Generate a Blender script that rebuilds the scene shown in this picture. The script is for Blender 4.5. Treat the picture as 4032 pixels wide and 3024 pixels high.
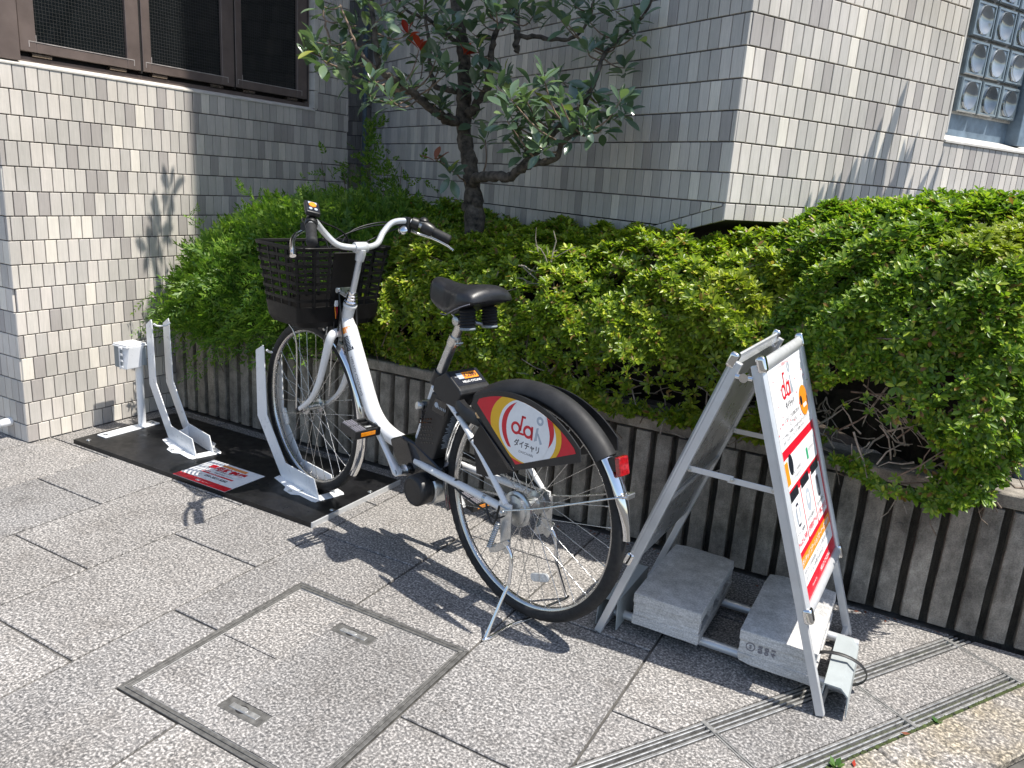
import bpy, bmesh, math, random
import numpy as np
from mathutils import Vector, Matrix
random.seed(7); RNG = np.random.default_rng(11)
for o in list(bpy.data.objects): bpy.data.objects.remove(o)
SC = bpy.context.scene
COL = SC.collection
rad = math.radians

# ---------------------------------------------------------------- camera
CAM_H, PITCH, ROLL, YAW = 1.19, rad(14.8), rad(4.0), rad(28.2)
fw = Vector((0, math.cos(PITCH), -math.sin(PITCH))); u0 = Vector((0, math.sin(PITCH), math.cos(PITCH))); r0 = Vector((1, 0, 0))
cr = r0*math.cos(ROLL) + u0*math.sin(ROLL); cu = -r0*math.sin(ROLL) + u0*math.cos(ROLL)
RZ = Matrix.Rotation(YAW, 3, 'Z'); cr, cu, cf = RZ @ cr, RZ @ cu, RZ @ fw
cam_data = bpy.data.cameras.new('camera'); cam = bpy.data.objects.new('camera', cam_data); COL.objects.link(cam)
mw = Matrix.Identity(4)
for i in range(3): mw[i][0], mw[i][1], mw[i][2] = cr[i], cu[i], -cf[i]
mw[2][3] = CAM_H
cam.matrix_world = mw
cam_data.sensor_width = 36; cam_data.lens = 36*3028/4032; cam_data.clip_start = .02; cam_data.clip_end = 4000
SC.camera = cam

# ---------------------------------------------------------------- sky, sun, exposure
SUN_AZ, SUN_EL = rad(7.0), rad(65.0)
world = bpy.data.worlds.new('World'); SC.world = world; world.use_nodes = True
wn = world.node_tree; bg = wn.nodes['Background']; sky = wn.nodes.new('ShaderNodeTexSky')
sky.sky_type = 'NISHITA'; sky.sun_disc = False; sky.sun_elevation = SUN_EL; sky.sun_rotation = rad(90) - SUN_AZ
sky.air_density = 1.0; sky.dust_density = 1.2; sky.ozone_density = 1.0
wn.links.new(sky.outputs[0], bg.inputs[0]); bg.inputs[1].default_value = .14
sd = Vector((math.cos(SUN_EL)*math.cos(SUN_AZ), math.cos(SUN_EL)*math.sin(SUN_AZ), math.sin(SUN_EL)))
sl = bpy.data.lights.new('sun', 'SUN'); sl.energy = 5.0; sl.angle = rad(.53); sl.color = (1, .955, .88)
so = bpy.data.objects.new('sun', sl); COL.objects.link(so); so.rotation_euler = sd.to_track_quat('Z', 'Y').to_euler(); so.location = (3, 0, 8)
SC.view_settings.view_transform = 'Standard'; SC.view_settings.look = 'None'; SC.view_settings.gamma = 1
SC.view_settings.exposure = .48; SC.view_settings.use_curve_mapping = False
SC.cycles.max_bounces = 8; SC.cycles.transparent_max_bounces = 8

# ---------------------------------------------------------------- materials
def srgb(*c): return tuple(((x/255)/12.92 if x/255 <= .04045 else (((x/255)+.055)/1.055)**2.4) for x in c) + (1,)
def newmat(name):
    m = bpy.data.materials.new(name); m.use_nodes = True; nt = m.node_tree
    return m, nt, nt.nodes['Principled BSDF']
def N(nt, t, **kw):
    n = nt.nodes.new(t)
    for k_, v in kw.items():
        if k_.startswith('i_'): n.inputs[k_[2:].replace('_', ' ')].default_value = v
        else: setattr(n, k_, v)
    return n
def ramp(nt, fac, stops, interp='LINEAR'):
    r = nt.nodes.new('ShaderNodeValToRGB'); r.color_ramp.interpolation = interp
    el = r.color_ramp.elements
    while len(el) < len(stops): el.new(.5)
    for e, (p, c) in zip(el, stops):
        e.position = p; e.color = c if len(c) == 4 else (*c, 1)
    nt.links.new(fac, r.inputs[0]); return r.outputs[0]
def mixc(nt, fac, a, b, mode='MIX'):
    m = nt.nodes.new('ShaderNodeMix'); m.data_type = 'RGBA'; m.blend_type = mode
    for sock, v in ((m.inputs[0], fac), (m.inputs[6], a), (m.inputs[7], b)):
        if hasattr(v, 'is_linked'): nt.links.new(v, sock)
        elif isinstance(v, (int, float)): sock.default_value = v
        else: sock.default_value = v if len(v) == 4 else (*v, 1)
    return m.outputs[2]
def pos(nt, scale=None):
    g = nt.nodes.new('ShaderNodeNewGeometry')
    if scale is None: return g.outputs['Position']
    mp = nt.nodes.new('ShaderNodeMapping'); mp.inputs['Scale'].default_value = scale
    nt.links.new(g.outputs['Position'], mp.inputs[0]); return mp.outputs[0]
def objco(nt, scale=None):
    g = nt.nodes.new('ShaderNodeTexCoord')
    if scale is None: return g.outputs['Object']
    mp = nt.nodes.new('ShaderNodeMapping'); mp.inputs['Scale'].default_value = scale
    nt.links.new(g.outputs['Object'], mp.inputs[0]); return mp.outputs[0]
def noise(nt, vec, scale, detail=4, rough=.6):
    n = nt.nodes.new('ShaderNodeTexNoise'); n.inputs['Scale'].default_value = scale; n.inputs['Detail'].default_value = detail; n.inputs['Roughness'].default_value = rough
    nt.links.new(vec, n.inputs['Vector']); return n.outputs['Fac']
def bump(nt, bsdf, h, strength=.3, dist=.002):
    b = nt.nodes.new('ShaderNodeBump'); b.inputs['Strength'].default_value = strength; b.inputs['Distance'].default_value = dist
    nt.links.new(h, b.inputs['Height']); nt.links.new(b.outputs[0], bsdf.inputs['Normal'])
def simple(name, col, rough=.5, metal=0., spec=.5, var=.08, vscale=30, bmp=0, bscale=200, coat=0., rvar=.08):
    m, nt, b = newmat(name); p = pos(nt)
    n = noise(nt, p, vscale); c = col[:3]
    lo = tuple(x*(1-var*1.6) for x in c); hi = tuple(min(1, x*(1+var*1.6)) for x in c)
    nt.links.new(ramp(nt, n, [(.3, lo), (.7, hi)]), b.inputs['Base Color'])
    if rvar:
        n2 = noise(nt, p, vscale*2.3); mr = N(nt, 'ShaderNodeMapRange'); mr.inputs[1].default_value = .3; mr.inputs[2].default_value = .7
        mr.inputs[3].default_value = max(.02, rough-rvar); mr.inputs[4].default_value = min(1, rough+rvar)
        nt.links.new(n2, mr.inputs[0]); nt.links.new(mr.outputs[0], b.inputs['Roughness'])
    else: b.inputs['Roughness'].default_value = rough
    b.inputs['Metallic'].default_value = metal; b.inputs['Specular IOR Level'].default_value = spec; b.inputs['Coat Weight'].default_value = coat
    if bmp: bump(nt, b, noise(nt, p, bscale, 3), bmp)
    return m
def flat(name, col, rough=.4, spec=.5, var=.03): return simple(name, col, rough, 0, spec, var=var, vscale=40, rvar=.05)

def granite(name, tint=(1, 1, 1), grain=200, lift=1.0, stain=None):
    m, nt, b = newmat(name); p = pos(nt)
    n1 = noise(nt, p, grain, 2, .65); n2 = noise(nt, p, grain*.45, 2, .5); big = noise(nt, p, 1.7, 5, .6)
    a = ramp(nt, n1, [(.36, (.040*lift, .041*lift, .044*lift)), (.46, (.135*lift, .134*lift, .136*lift)), (.54, (.235*lift, .232*lift, .230*lift)), (.63, (.54*lift, .53*lift, .52*lift))])
    c = ramp(nt, n2, [(.35, (.17*lift,)*3), (.5, (.33*lift, .32*lift, .31*lift)), (.68, (.52*lift, .50*lift, .48*lift))])
    x = mixc(nt, .24, a, c)
    oi = N(nt, 'ShaderNodeObjectInfo'); tone = ramp(nt, oi.outputs['Random'], [(0, (.88, .885, .89)), (.5, (1, .995, .985)), (1, (1.07, 1.06, 1.04))])
    x = mixc(nt, 1., x, tone, 'MULTIPLY')
    dirt = ramp(nt, big, [(.33, (.78, .76, .74)), (.66, (1.06, 1.045, 1.03))])
    x = mixc(nt, 1., x, ramp(nt, noise(nt, p, 9, 5, .7), [(.32, (.80, .79, .78)), (.5, (1, 1, 1))]), 'MULTIPLY')
    x = mixc(nt, 1., x, ramp(nt, noise(nt, p, 33, 2, .5), [(.245, (.62, .61, .60)), (.27, (1, 1, 1))]), 'MULTIPLY')
    x = mixc(nt, 1., x, dirt, 'MULTIPLY'); x = mixc(nt, 1., x, tint, 'MULTIPLY')
    if stain:
        s = ramp(nt, noise(nt, p, 6, 5, .6), [(.42, (0, 0, 0)), (.62, (1, 1, 1))]); x = mixc(nt, s, x, mixc(nt, 1., x, stain, 'MULTIPLY'))
    nt.links.new(x, b.inputs['Base Color']); b.inputs['Roughness'].default_value = .72; b.inputs['Specular IOR Level'].default_value = .35
    bump(nt, b, n1, .25, .0015); return m

def tilemat(name, island):
    m, nt, b = newmat(name); p = pos(nt)
    if island: r = N(nt, 'ShaderNodeNewGeometry').outputs['Random Per Island']
    else: r = N(nt, 'ShaderNodeObjectInfo').outputs['Random']
    c = ramp(nt, r, [(0, srgb(176, 170, 166)), (.11, srgb(193, 188, 182)), (.32, srgb(206, 200, 193)), (.5, srgb(212, 206, 198)), (.66, srgb(215, 208, 200)), (.80, srgb(197, 192, 186)), (.93, srgb(230, 223, 212))], 'CONSTANT')
    streak = ramp(nt, noise(nt, pos(nt, (60, 60, 5)), 3, 4, .6), [(.35, (.93, .93, .92)), (.65, (1.05, 1.04, 1.03))])
    c = mixc(nt, 1., c, streak, 'MULTIPLY')
    spk = ramp(nt, noise(nt, p, 420, 2), [(.30, (.78, .76, .74)), (.36, (1, 1, 1))]); c = mixc(nt, .6, c, mixc(nt, 1., c, spk, 'MULTIPLY'))
    damp = ramp(nt, noise(nt, p, 2.2, 5, .62), [(.33, (.86, .86, .84)), (.6, (1.02, 1.02, 1.02))]); c = mixc(nt, 1., c, damp, 'MULTIPLY')
    nt.links.new(c, b.inputs['Base Color']); b.inputs['Roughness'].default_value = .62; b.inputs['Specular IOR Level'].default_value = .3
    bump(nt, b, noise(nt, p, 300, 2), .08, .001); return m

def leafmat(name, stops, trans=.3, rough=.42, yellow=None, spec=.4):
    m, nt, b = newmat(name); p = pos(nt)
    r = N(nt, 'ShaderNodeNewGeometry').outputs['Random Per Island']
    oi = N(nt, 'ShaderNodeObjectInfo').outputs['Random']
    ad = N(nt, 'ShaderNodeMath', operation='ADD'); nt.links.new(r, ad.inputs[0]); nt.links.new(oi, ad.inputs[1])
    fr = N(nt, 'ShaderNodeMath', operation='FRACT'); nt.links.new(ad.outputs[0], fr.inputs[0])
    c = ramp(nt, fr.outputs[0], stops)
    if yellow:
        f = ramp(nt, noise(nt, p, yellow[0], 3), [(yellow[1], (0, 0, 0)), (yellow[1]+.2, (1, 1, 1))]); c = mixc(nt, f, c, mixc(nt, .7, c, yellow[2]))
    nt.links.new(c, b.inputs['Base Color']); b.inputs['Roughness'].default_value = rough; b.inputs['Specular IOR Level'].default_value = spec
    t = N(nt, 'ShaderNodeBsdfTranslucent'); ct = mixc(nt, 1., c, (1.5, 1.7, .7), 'MULTIPLY'); nt.links.new(ct, t.inputs[0])
    mx = N(nt, 'ShaderNodeMixShader'); mx.inputs[0].default_value = trans
    nt.links.new(b.outputs[0], mx.inputs[1]); nt.links.new(t.outputs[0], mx.inputs[2]); nt.links.new(mx.outputs[0], nt.nodes['Material Output'].inputs[0])
    return m

MT = {}
MT['granite'] = granite('granite_paving', (1.0, .99, .98), 155, 1.06)
MT['granite_kerb'] = granite('granite_kerb', (1.05, 1.02, .97), 120, 1.0, (1.02, .95, .78))
MT['joint'] = simple('joint_mortar', (.085, .08, .072), .95, var=.3, vscale=25, bmp=.4)
MT['asphalt'] = simple('asphalt', (.055, .053, .05), .95, var=.5, vscale=160, bmp=.8, bscale=300)
MT['soil'] = simple('soil', (.045, .033, .022), .98, var=.5, vscale=60, bmp=1., bscale=120)
MT['tile'] = tilemat('wall_tile', False); MT['tile_i'] = tilemat('wall_tile_mass', True)
MT['mortar'] = simple('tile_mortar', (.18, .160, .152), .95, var=.15)
MT['sill'] = simple('pale_sill_tile', (.60, .57, .52), .6, var=.1, vscale=12)
MT['bronze'] = simple('bronze_aluminium', (.165, .128, .114), .40, .2, .5, var=.12, vscale=9)
MT['gap_shade'] = simple('painted_gap_shade', (.012, .010, .010), .7)  # black that stands in for shade in gaps and recesses
MT['caulk'] = simple('caulk', (.42, .38, .36), .7, var=.2)
MT['hinge'] = simple('bronze_hinge', (.20, .16, .13), .3, .8)
MT['bluepaint'] = simple('blue_grey_paint', (.14, .19, .24), .55, var=.22, vscale=14, bmp=.3, bscale=40)
MT['void_shade'] = simple('painted_void_shade', (.03, .03, .03), .95)  # near-black colour stands in for the shade under the bay
def concrete(name, c, rough=.92, streak=(30, 30, 4), lo=.6, sk=.6):
    m, nt, b = newmat(name); p = pos(nt)
    a = noise(nt, p, 7, 6, .65); s = noise(nt, pos(nt, streak), 4, 5, .65); f = noise(nt, p, 260, 3)
    x = ramp(nt, a, [(.3, tuple(v*lo for v in c)), (.55, c), (.75, tuple(v*(2-lo)*.95 for v in c))])
    x = mixc(nt, 1., x, ramp(nt, s, [(.3, (sk, sk*.985, sk*.96)), (.65, (1.12, 1.1, 1.08))]), 'MULTIPLY')
    x = mixc(nt, .5, x, mixc(nt, 1., x, ramp(nt, f, [(.35, (.5, .5, .5)), (.6, (1.2, 1.2, 1.2))]), 'MULTIPLY'))
    nt.links.new(x, b.inputs['Base Color']); b.inputs['Roughness'].default_value = rough; b.inputs['Specular IOR Level'].default_value = .25
    bump(nt, b, f, .5, .003); return m
MT['planter'] = concrete('weathered_concrete', (.32, .295, .255), streak=(11, 11, 5), lo=.42, sk=.66)
MT['groove_shade'] = concrete('concrete_groove_shade', (.10, .090, .075))  # darker copy of the rib concrete, groove shade put into the colour
MT['cblock'] = concrete('concrete_block', (.60, .60, .595), streak=(6, 6, 55), lo=.86, sk=.74)
MT['steel'] = simple('stainless', (.62, .61, .59), .28, 1., var=.06, vscale=40)
MT['chrome'] = simple('chrome', (.80, .80, .80), .10, 1., var=.03, rvar=.04)
MT['alu'] = simple('anodised_aluminium', (.66, .67, .68), .38, .45, var=.04, vscale=20)
MT['alu_sheet'] = simple('aluminium_sheet', (.55, .56, .57), .30, .75, var=.05, vscale=8)
MT['zinc'] = simple('zinc_plate', (.55, .56, .56), .33, .95, var=.1, vscale=60)
MT['drain'] = simple('drain_steel', (.46, .455, .44), .42, .7, var=.25, vscale=50)
MT['mframe'] = simple('manhole_steel', (.17, .165, .155), .5, .5, var=.25, vscale=60)
MT['palegrey'] = simple('pale_grey_paint', (.36, .39, .39), .4, 0, .5, var=.04)
MT['white'] = simple('white_powder_coat', (.78, .79, .80), .32, 0, .5, var=.02, vscale=15)
def scuffed(name, col):
    m, nt, b = newmat(name); p = objco(nt)
    d = ramp(nt, noise(nt, p, 6, 6, .7), [(.36, (.80, .79, .77)), (.56, (1, 1, 1))]); c = mixc(nt, .5, col, mixc(nt, 1., col, d, 'MULTIPLY'))
    s = ramp(nt, noise(nt, objco(nt, (1, 1, .25)), 70, 3, .6), [(.275, (1, 1, 1)), (.30, (0, 0, 0))]); c = mixc(nt, s, c, (.42, .40, .38))
    nt.links.new(c, b.inputs['Base Color']); r = ramp(nt, noise(nt, p, 20, 4), [(.35, (.16, .16, .16)), (.65, (.36, .36, .36))]); nt.links.new(r, b.inputs['Roughness']); b.inputs['Coat Weight'].default_value = .4; return m
MT['whiteframe'] = scuffed('white_gloss_paint', (.78, .78, .78, 1))
MT['greypl'] = simple('grey_plastic', (.22, .25, .27), .5, var=.04)
MT['blackmatte'] = simple('matt_black_plastic', (.018, .018, .019), .58, 0, .35, var=.25, vscale=14, bmp=.1, bscale=600)
MT['blackmat'] = simple('black_board', (.009, .009, .010), .40, 0, .35, var=.35, vscale=9, rvar=.14)
MT['black'] = simple('black_plastic', (.013, .013, .014), .42, 0, .5, var=.2)
MT['blackgloss'] = simple('black_gloss', (.008, .008, .009), .15, 0, .5, var=.2, coat=.4)
MT['rubber'] = simple('tyre_rubber', (.016, .016, .017), .68, 0, .4, var=.25, vscale=50)
MT['leather'] = simple('saddle_vinyl', (.016, .016, .018), .38, 0, .5, var=.15, bmp=.12, bscale=900)
MT['brownpl'] = simple('dark_brown_plastic', (.005, .0045, .0045), .5, 0, .25, var=.2)
MT['strap'] = simple('black_strap', (.015, .015, .015), .5)
MT['red'] = flat('red_print', srgb(205, 14, 40)); MT['yellow'] = flat('yellow_print', srgb(228, 176, 30)); MT['wprint'] = flat('white_print', (.80, .80, .80), .35)
MT['orange'] = flat('orange_print', srgb(238, 140, 30)); MT['ink'] = flat('dark_ink', srgb(40, 36, 50)); MT['greyprint'] = flat('grey_print', srgb(168, 176, 186)); MT['pinkprint'] = flat('pink_ink', srgb(225, 60, 80)); MT['greenprint'] = flat('green_print', srgb(40, 160, 110))
MT['navy'] = flat('dark_label', (.012, .014, .022), .3); MT['lime'] = flat('lime_sticker', srgb(190, 220, 40))
MT['whiteink'] = flat('white_ink', (.75, .75, .75)); MT['greyink'] = flat('grey_ink', srgb(120, 118, 125))
MT['reflector'] = simple('red_reflector', (.34, .006, .01), .12, 0, .6, var=.3, vscale=150, coat=1.)
MT['amber'] = simple('amber_reflector', (.75, .25, .01), .2, 0, .6, var=.2, coat=.6)
MT['clearrefl'] = simple('clear_reflector', (.62, .62, .60), .2, 0, .7, var=.2, vscale=120, coat=.8)
MT['wood'] = simple('tan_plastic', (.62, .40, .20), .5)
MT['paletwig'] = simple('pale_dead_twig', (.30, .26, .21), .9, var=.4, vscale=50)
MT['core'] = simple('painted_interior_shade', (.012, .011, .007), 1., var=.4, vscale=60)
MT['bark'] = simple('dark_bark', (.075, .062, .050), .95, var=.55, vscale=38, bmp=1., bscale=70)
MT['twig'] = simple('pale_twig', (.20, .14, .10), .85, var=.4, vscale=50, bmp=.3)
MT['deadtwig'] = simple('dead_twig', (.13, .10, .075), .95, var=.5, vscale=40)
MT['leaf'] = leafmat('broad_leaf', [(0, (.080, .130, .088)), (.5, (.115, .175, .112)), (.85, (.155, .220, .130)), (.97, (.19, .27, .11)), (1, (.32, .34, .07))], .25, .20, spec=1.)
MT['leaf_red'] = leafmat('red_leaf', [(0, (.30, .02, .012)), (1, (.45, .06, .03))], .25, .35)
MT['leaf_brown'] = leafmat('brown_leaf', [(0, (.22, .07, .04)), (1, (.28, .10, .06))], .2, .45)
MT['azalea'] = leafmat('azalea_leaf', [(0, (.085, .150, .014)), (.35, (.175, .265, .022)), (.75, (.30, .385, .032)), (.94, (.50, .53, .06)), (.955, (.30, .19, .07)), (1, (.24, .13, .05))], .36, .34, (1.6, .54, (.44, .42, .05)))
MT['azalea2'] = leafmat('azalea_leaf_green', [(0, (.070, .142, .017)), (.4, (.135, .235, .024)), (.75, (.22, .32, .032)), (.96, (.38, .45, .055)), (.97, (.26, .17, .06)), (1, (.22, .12, .05))], .36, .36, (1.9, .60, (.32, .33, .035)))
MT['fern'] = leafmat('feathery_leaf', [(0, (.065, .145, .022)), (.5, (.120, .225, .032)), (1, (.22, .32, .05))], .38, .45)
MT['moss'] = simple('moss', (.040, .055, .014), .95, var=.5, vscale=80, bmp=1., bscale=200)
MT['weed'] = leafmat('weed_leaf', [(0, (.05, .13, .03)), (1, (.12, .22, .05))], .3)
def wireglass():
    m, nt, b = newmat('wired_glass'); co = objco(nt)
    sp = N(nt, 'ShaderNodeSeparateXYZ'); nt.links.new(co, sp.inputs[0])
    outs = []
    for ax in (1, 2):
        mul = N(nt, 'ShaderNodeMath', operation='MULTIPLY'); mul.inputs[1].default_value = 1/.0135; nt.links.new(sp.outputs[ax], mul.inputs[0])
        fr = N(nt, 'ShaderNodeMath', operation='FRACT'); nt.links.new(mul.outputs[0], fr.inputs[0])
        lt = N(nt, 'ShaderNodeMath', operation='LESS_THAN'); lt.inputs[1].default_value = .09; nt.links.new(fr.outputs[0], lt.inputs[0]); outs.append(lt.outputs[0])
    mx = N(nt, 'ShaderNodeMath', operation='MAXIMUM'); nt.links.new(outs[0], mx.inputs[0]); nt.links.new(outs[1], mx.inputs[1])
    c = mixc(nt, mx.outputs[0], (.006, .008, .009), (.05, .048, .046)); nt.links.new(c, b.inputs['Base Color'])
    b.inputs['Roughness'].default_value = .06; b.inputs['Specular IOR Level'].default_value = .5; return m
MT['wireglass'] = wireglass()
MT['glassblock'] = simple('glass_block', (.14, .17, .19), .10, 0, .9, var=.15, vscale=25, coat=.5)
MT['glassdish'] = simple('glass_block_lens', (.20, .235, .26), .07, .35, .9, var=.2, vscale=20, coat=.8)
_nt = MT['glassdish'].node_tree; _nt.links.new(ramp(_nt, N(_nt, 'ShaderNodeObjectInfo').outputs['Random'], [(0, (.10, .125, .145)), (1, (.36, .39, .41))]), _nt.nodes['Principled BSDF'].inputs['Base Color'])
MT['grout'] = simple('pale_grout', (.42, .41, .39), .85, var=.2)

# ---------------------------------------------------------------- mesh helpers
BASE = {}
class G:
    def __init__(s): s.v = []; s.f = []; s.m = []; s.mi = 0
    def add(s, vs, fs):
        o = len(s.v); s.v += [tuple(v) for v in vs]
        for f in fs: s.f.append(tuple(i+o for i in f)); s.m.append(s.mi)
        return s
    def box(s, c, d, M=None):
        c = Vector(c); h = Vector(d)/2; vs = []
        for z in (-1, 1):
            for y in (-1, 1):
                for x in (-1, 1):
                    q = Vector((x*h.x, y*h.y, z*h.z)); vs.append(c + (M @ q if M else q))
        return s.add(vs, [(0, 2, 3, 1), (4, 5, 7, 6), (0, 1, 5, 4), (2, 6, 7, 3), (0, 4, 6, 2), (1, 3, 7, 5)])
    def bbox(s, lo, hi): return s.box([(a+b)/2 for a, b in zip(lo, hi)], [b-a for a, b in zip(lo, hi)])
    def prism(s, poly, vec):
        vec = Vector(vec); n = len(poly); p = [Vector(q) for q in poly]
        return s.add(p + [q+vec for q in p], [tuple(range(n))[::-1], tuple(range(n, 2*n))] + [(i, (i+1) % n, n+(i+1) % n, n+i) for i in range(n)])
    def poly(s, pts): return s.add(pts, [tuple(range(len(pts)))])
    def tube(s, pts, r, n=10, closed=False, caps=True, sq=None):
        P = [Vector(p) for p in pts]; L = len(P); rr = r if hasattr(r, '__len__') else [r]*L
        T = []
        for i in range(L):
            a = P[i-1] if (i > 0 or closed) else P[i]; b = P[(i+1) % L] if (i < L-1 or closed) else P[i]
            T.append((b-a).normalized())
        ref = Vector((0, 0, 1)) if abs(T[0].z) < .9 else Vector((1, 0, 0))
        X = T[0].cross(ref).normalized(); vs = []
        for i in range(L):
            X = (X - T[i]*X.dot(T[i])).normalized(); Y = T[i].cross(X)
            for j in range(n):
                a = 2*math.pi*j/n; vs.append(P[i] + (X*math.cos(a) + Y*math.sin(a)*(sq or 1))*rr[i])
        fs = []
        for i in range(L if closed else L-1):
            k = (i+1) % L
            for j in range(n): fs.append((i*n+j, i*n+(j+1) % n, k*n+(j+1) % n, k*n+j))
        if caps and not closed: fs += [tuple(range(n))[::-1], tuple((L-1)*n+j for j in range(n))]
        return s.add(vs, fs)
    def lathe(s, o, d, prof, n=24, caps=True):
        o = Vector(o); d = Vector(d).normalized(); ref = Vector((0, 0, 1)) if abs(d.z) < .9 else Vector((1, 0, 0))
        X = d.cross(ref).normalized(); Y = d.cross(X); vs = []
        for (r, h) in prof:
            for j in range(n):
                a = 2*math.pi*j/n; vs.append(o + d*h + (X*math.cos(a)+Y*math.sin(a))*r)
        fs = []; L = len(prof)
        for i in range(L-1):
            for j in range(n): fs.append((i*n+j, (i+1)*n+j, (i+1)*n+(j+1) % n, i*n+(j+1) % n))
        if caps: fs += [tuple(range(n)), tuple((L-1)*n+j for j in range(n))[::-1]]
        return s.add(vs, fs)
    def build(s, name, mat, parent=None, smooth=40, bevel=0, seg=2, kind=None):
        me = bpy.data.meshes.new(name); base = BASE.get(parent, Vector((0, 0, 0))) if parent else Vector((0, 0, 0))
        me.from_pydata([(v[0]-base.x, v[1]-base.y, v[2]-base.z) for v in s.v], [], s.f)
        mats = mat if isinstance(mat, (list, tuple)) else [mat]
        for m in mats: me.materials.append(MT[m] if isinstance(m, str) else m)
        if len(mats) > 1: me.polygons.foreach_set('material_index', s.m)
        bm = bmesh.new(); bm.from_mesh(me); bmesh.ops.recalc_face_normals(bm, faces=bm.faces)
        if bevel:
            es = [e for e in bm.edges if len(e.link_faces) == 2 and e.calc_face_angle(0) > rad(28)]
            bmesh.ops.bevel(bm, geom=es, offset=bevel, segments=seg, profile=.6, affect='EDGES', clamp_overlap=True)
        bm.to_mesh(me); bm.free()
        if smooth:
            me.polygons.foreach_set('use_smooth', [True]*len(me.polygons)); me.set_sharp_from_angle(angle=rad(smooth))
        me.update()
        return link(name, me, parent, kind)
def link(name, me, parent=None, kind=None, loc=None):
    o = bpy.data.objects.new(name, me); COL.objects.link(o)
    if parent: o.parent = parent; BASE[o] = BASE.get(parent, Vector((0, 0, 0)))
    if kind: o['kind'] = kind
    if loc is not None: o.location = loc
    return o
def thing(name, label, cat, loc=(0, 0, 0), rotz=None, group=None):
    o = bpy.data.objects.new(name, None); COL.objects.link(o); o.location = loc; o.empty_display_size = .1
    if rotz is not None: o.rotation_euler = (0, 0, rotz); BASE[o] = Vector((0, 0, 0))
    else: BASE[o] = Vector(loc)
    return tag(o, label, cat, group)
def tag(o, label, cat, group=None):
    o['label'] = label; o['category'] = cat
    if group: o['group'] = group
    return o
def npmesh(name, V, F, mat, parent=None, kind=None, smooth=False):
    me = bpy.data.meshes.new(name); base = BASE.get(parent, Vector((0, 0, 0))) if parent else Vector((0, 0, 0))
    V = np.asarray(V, np.float32) - np.array(base, np.float32); F = np.asarray(F, np.int32); k = F.shape[1]
    me.vertices.add(len(V)); me.vertices.foreach_set('co', V.ravel()); me.loops.add(F.size); me.loops.foreach_set('vertex_index', F.ravel())
    me.polygons.add(len(F)); me.polygons.foreach_set('loop_start', np.arange(len(F), dtype=np.int32)*k); me.polygons.foreach_set('loop_total', np.full(len(F), k, np.int32))
    if smooth: me.polygons.foreach_set('use_smooth', [True]*len(F))
    me.materials.append(MT[mat]); me.update(calc_edges=True); return link(name, me, parent, kind)
TXT = {}
def text2d(s, w=None, h=None, bold=0.):
    """triangulated outline of a string, centred, scaled to width w or height h"""
    cu_ = bpy.data.curves.new('lettering', 'FONT'); cu_.body = s; cu_.size = 1; cu_.align_x = 'CENTER'; cu_.align_y = 'CENTER'; cu_.resolution_u = 2; cu_.offset = bold
    o = bpy.data.objects.new('lettering', cu_); COL.objects.link(o); dg = bpy.context.evaluated_depsgraph_get()
    me = bpy.data.meshes.new_from_object(o.evaluated_get(dg)); V = [(v.co.x, v.co.y) for v in me.vertices]; F = [tuple(p.vertices) for p in me.polygons]
    bpy.data.objects.remove(o); bpy.data.curves.remove(cu_); bpy.data.meshes.remove(me)
    if not V: return [], []
    xs = [v[0] for v in V]; ys = [v[1] for v in V]; cx, cy = (min(xs)+max(xs))/2, (min(ys)+max(ys))/2; bw, bh = max(xs)-min(xs), max(ys)-min(ys)
    kx = w/bw if w else h/bh; ky = h/bh if h else kx
    return [((x-cx)*kx, (y-cy)*ky) for x, y in V], F
def put_text(g, s, o, ex, ey, w=None, h=None, bold=0.):
    V, F = text2d(s, w, h, bold); o, ex, ey = Vector(o), Vector(ex), Vector(ey)
    g.add([o + ex*x + ey*y for x, y in V], F)
def ell(cx, cy, rx, ry, n=28, a0=0, a1=360):
    return [(cx+rx*math.cos(rad(a0+(a1-a0)*i/(n if a1-a0 >= 360 else n-1))), cy+ry*math.sin(rad(a0+(a1-a0)*i/(n if a1-a0 >= 360 else n-1)))) for i in range(n)]
def rrect(x0, y0, x1, y1, r, n=4):
    P = []
    for cx, cy, a in ((x1-r, y1-r, 0), (x0+r, y1-r, 90), (x0+r, y0+r, 180), (x1-r, y0+r, 270)):
        for i in range(n+1): P.append((cx+r*math.cos(rad(a+90*i/n)), cy+r*math.sin(rad(a+90*i/n))))
    return P
def clip(poly, a, b, c):
    """keep a*x+b*y<=c"""
    out = []; n = len(poly)
    for i in range(n):
        p, q = poly[i], poly[(i+1) % n]; dp, dq = a*p[0]+b*p[1]-c, a*q[0]+b*q[1]-c
        if dp <= 0: out.append(p)
        if dp*dq < 0: t = dp/(dp-dq); out.append((p[0]+(q[0]-p[0])*t, p[1]+(q[1]-p[1])*t))
    return out
def area(p): return abs(sum(p[i][0]*p[(i+1) % len(p)][1]-p[(i+1) % len(p)][0]*p[i][1] for i in range(len(p))))/2 if len(p) > 2 else 0
def smoothpath(pts, n=6):
    P = [Vector(p) for p in pts]; out = []
    for i in range(len(P)-1):
        p0, p1, p2, p3 = P[max(i-1, 0)], P[i], P[i+1], P[min(i+2, len(P)-1)]
        for j in range(n):
            t = j/n; out.append(.5*((2*p1)+(p2-p0)*t+(2*p0-5*p1+4*p2-p3)*t*t+(3*p1-p0-3*p2+p3)*t**3))
    return out + [P[-1]]
def depth_of(p): return (Vector(p)-Vector((0, 0, CAM_H))).dot(cf)
def screen(p):
    v = Vector(p)-Vector((0, 0, CAM_H)); d = v.dot(cf)
    if d < .05: return None
    return 2016+3028*v.dot(cr)/d, 1512-3028*v.dot(cu)/d
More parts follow.
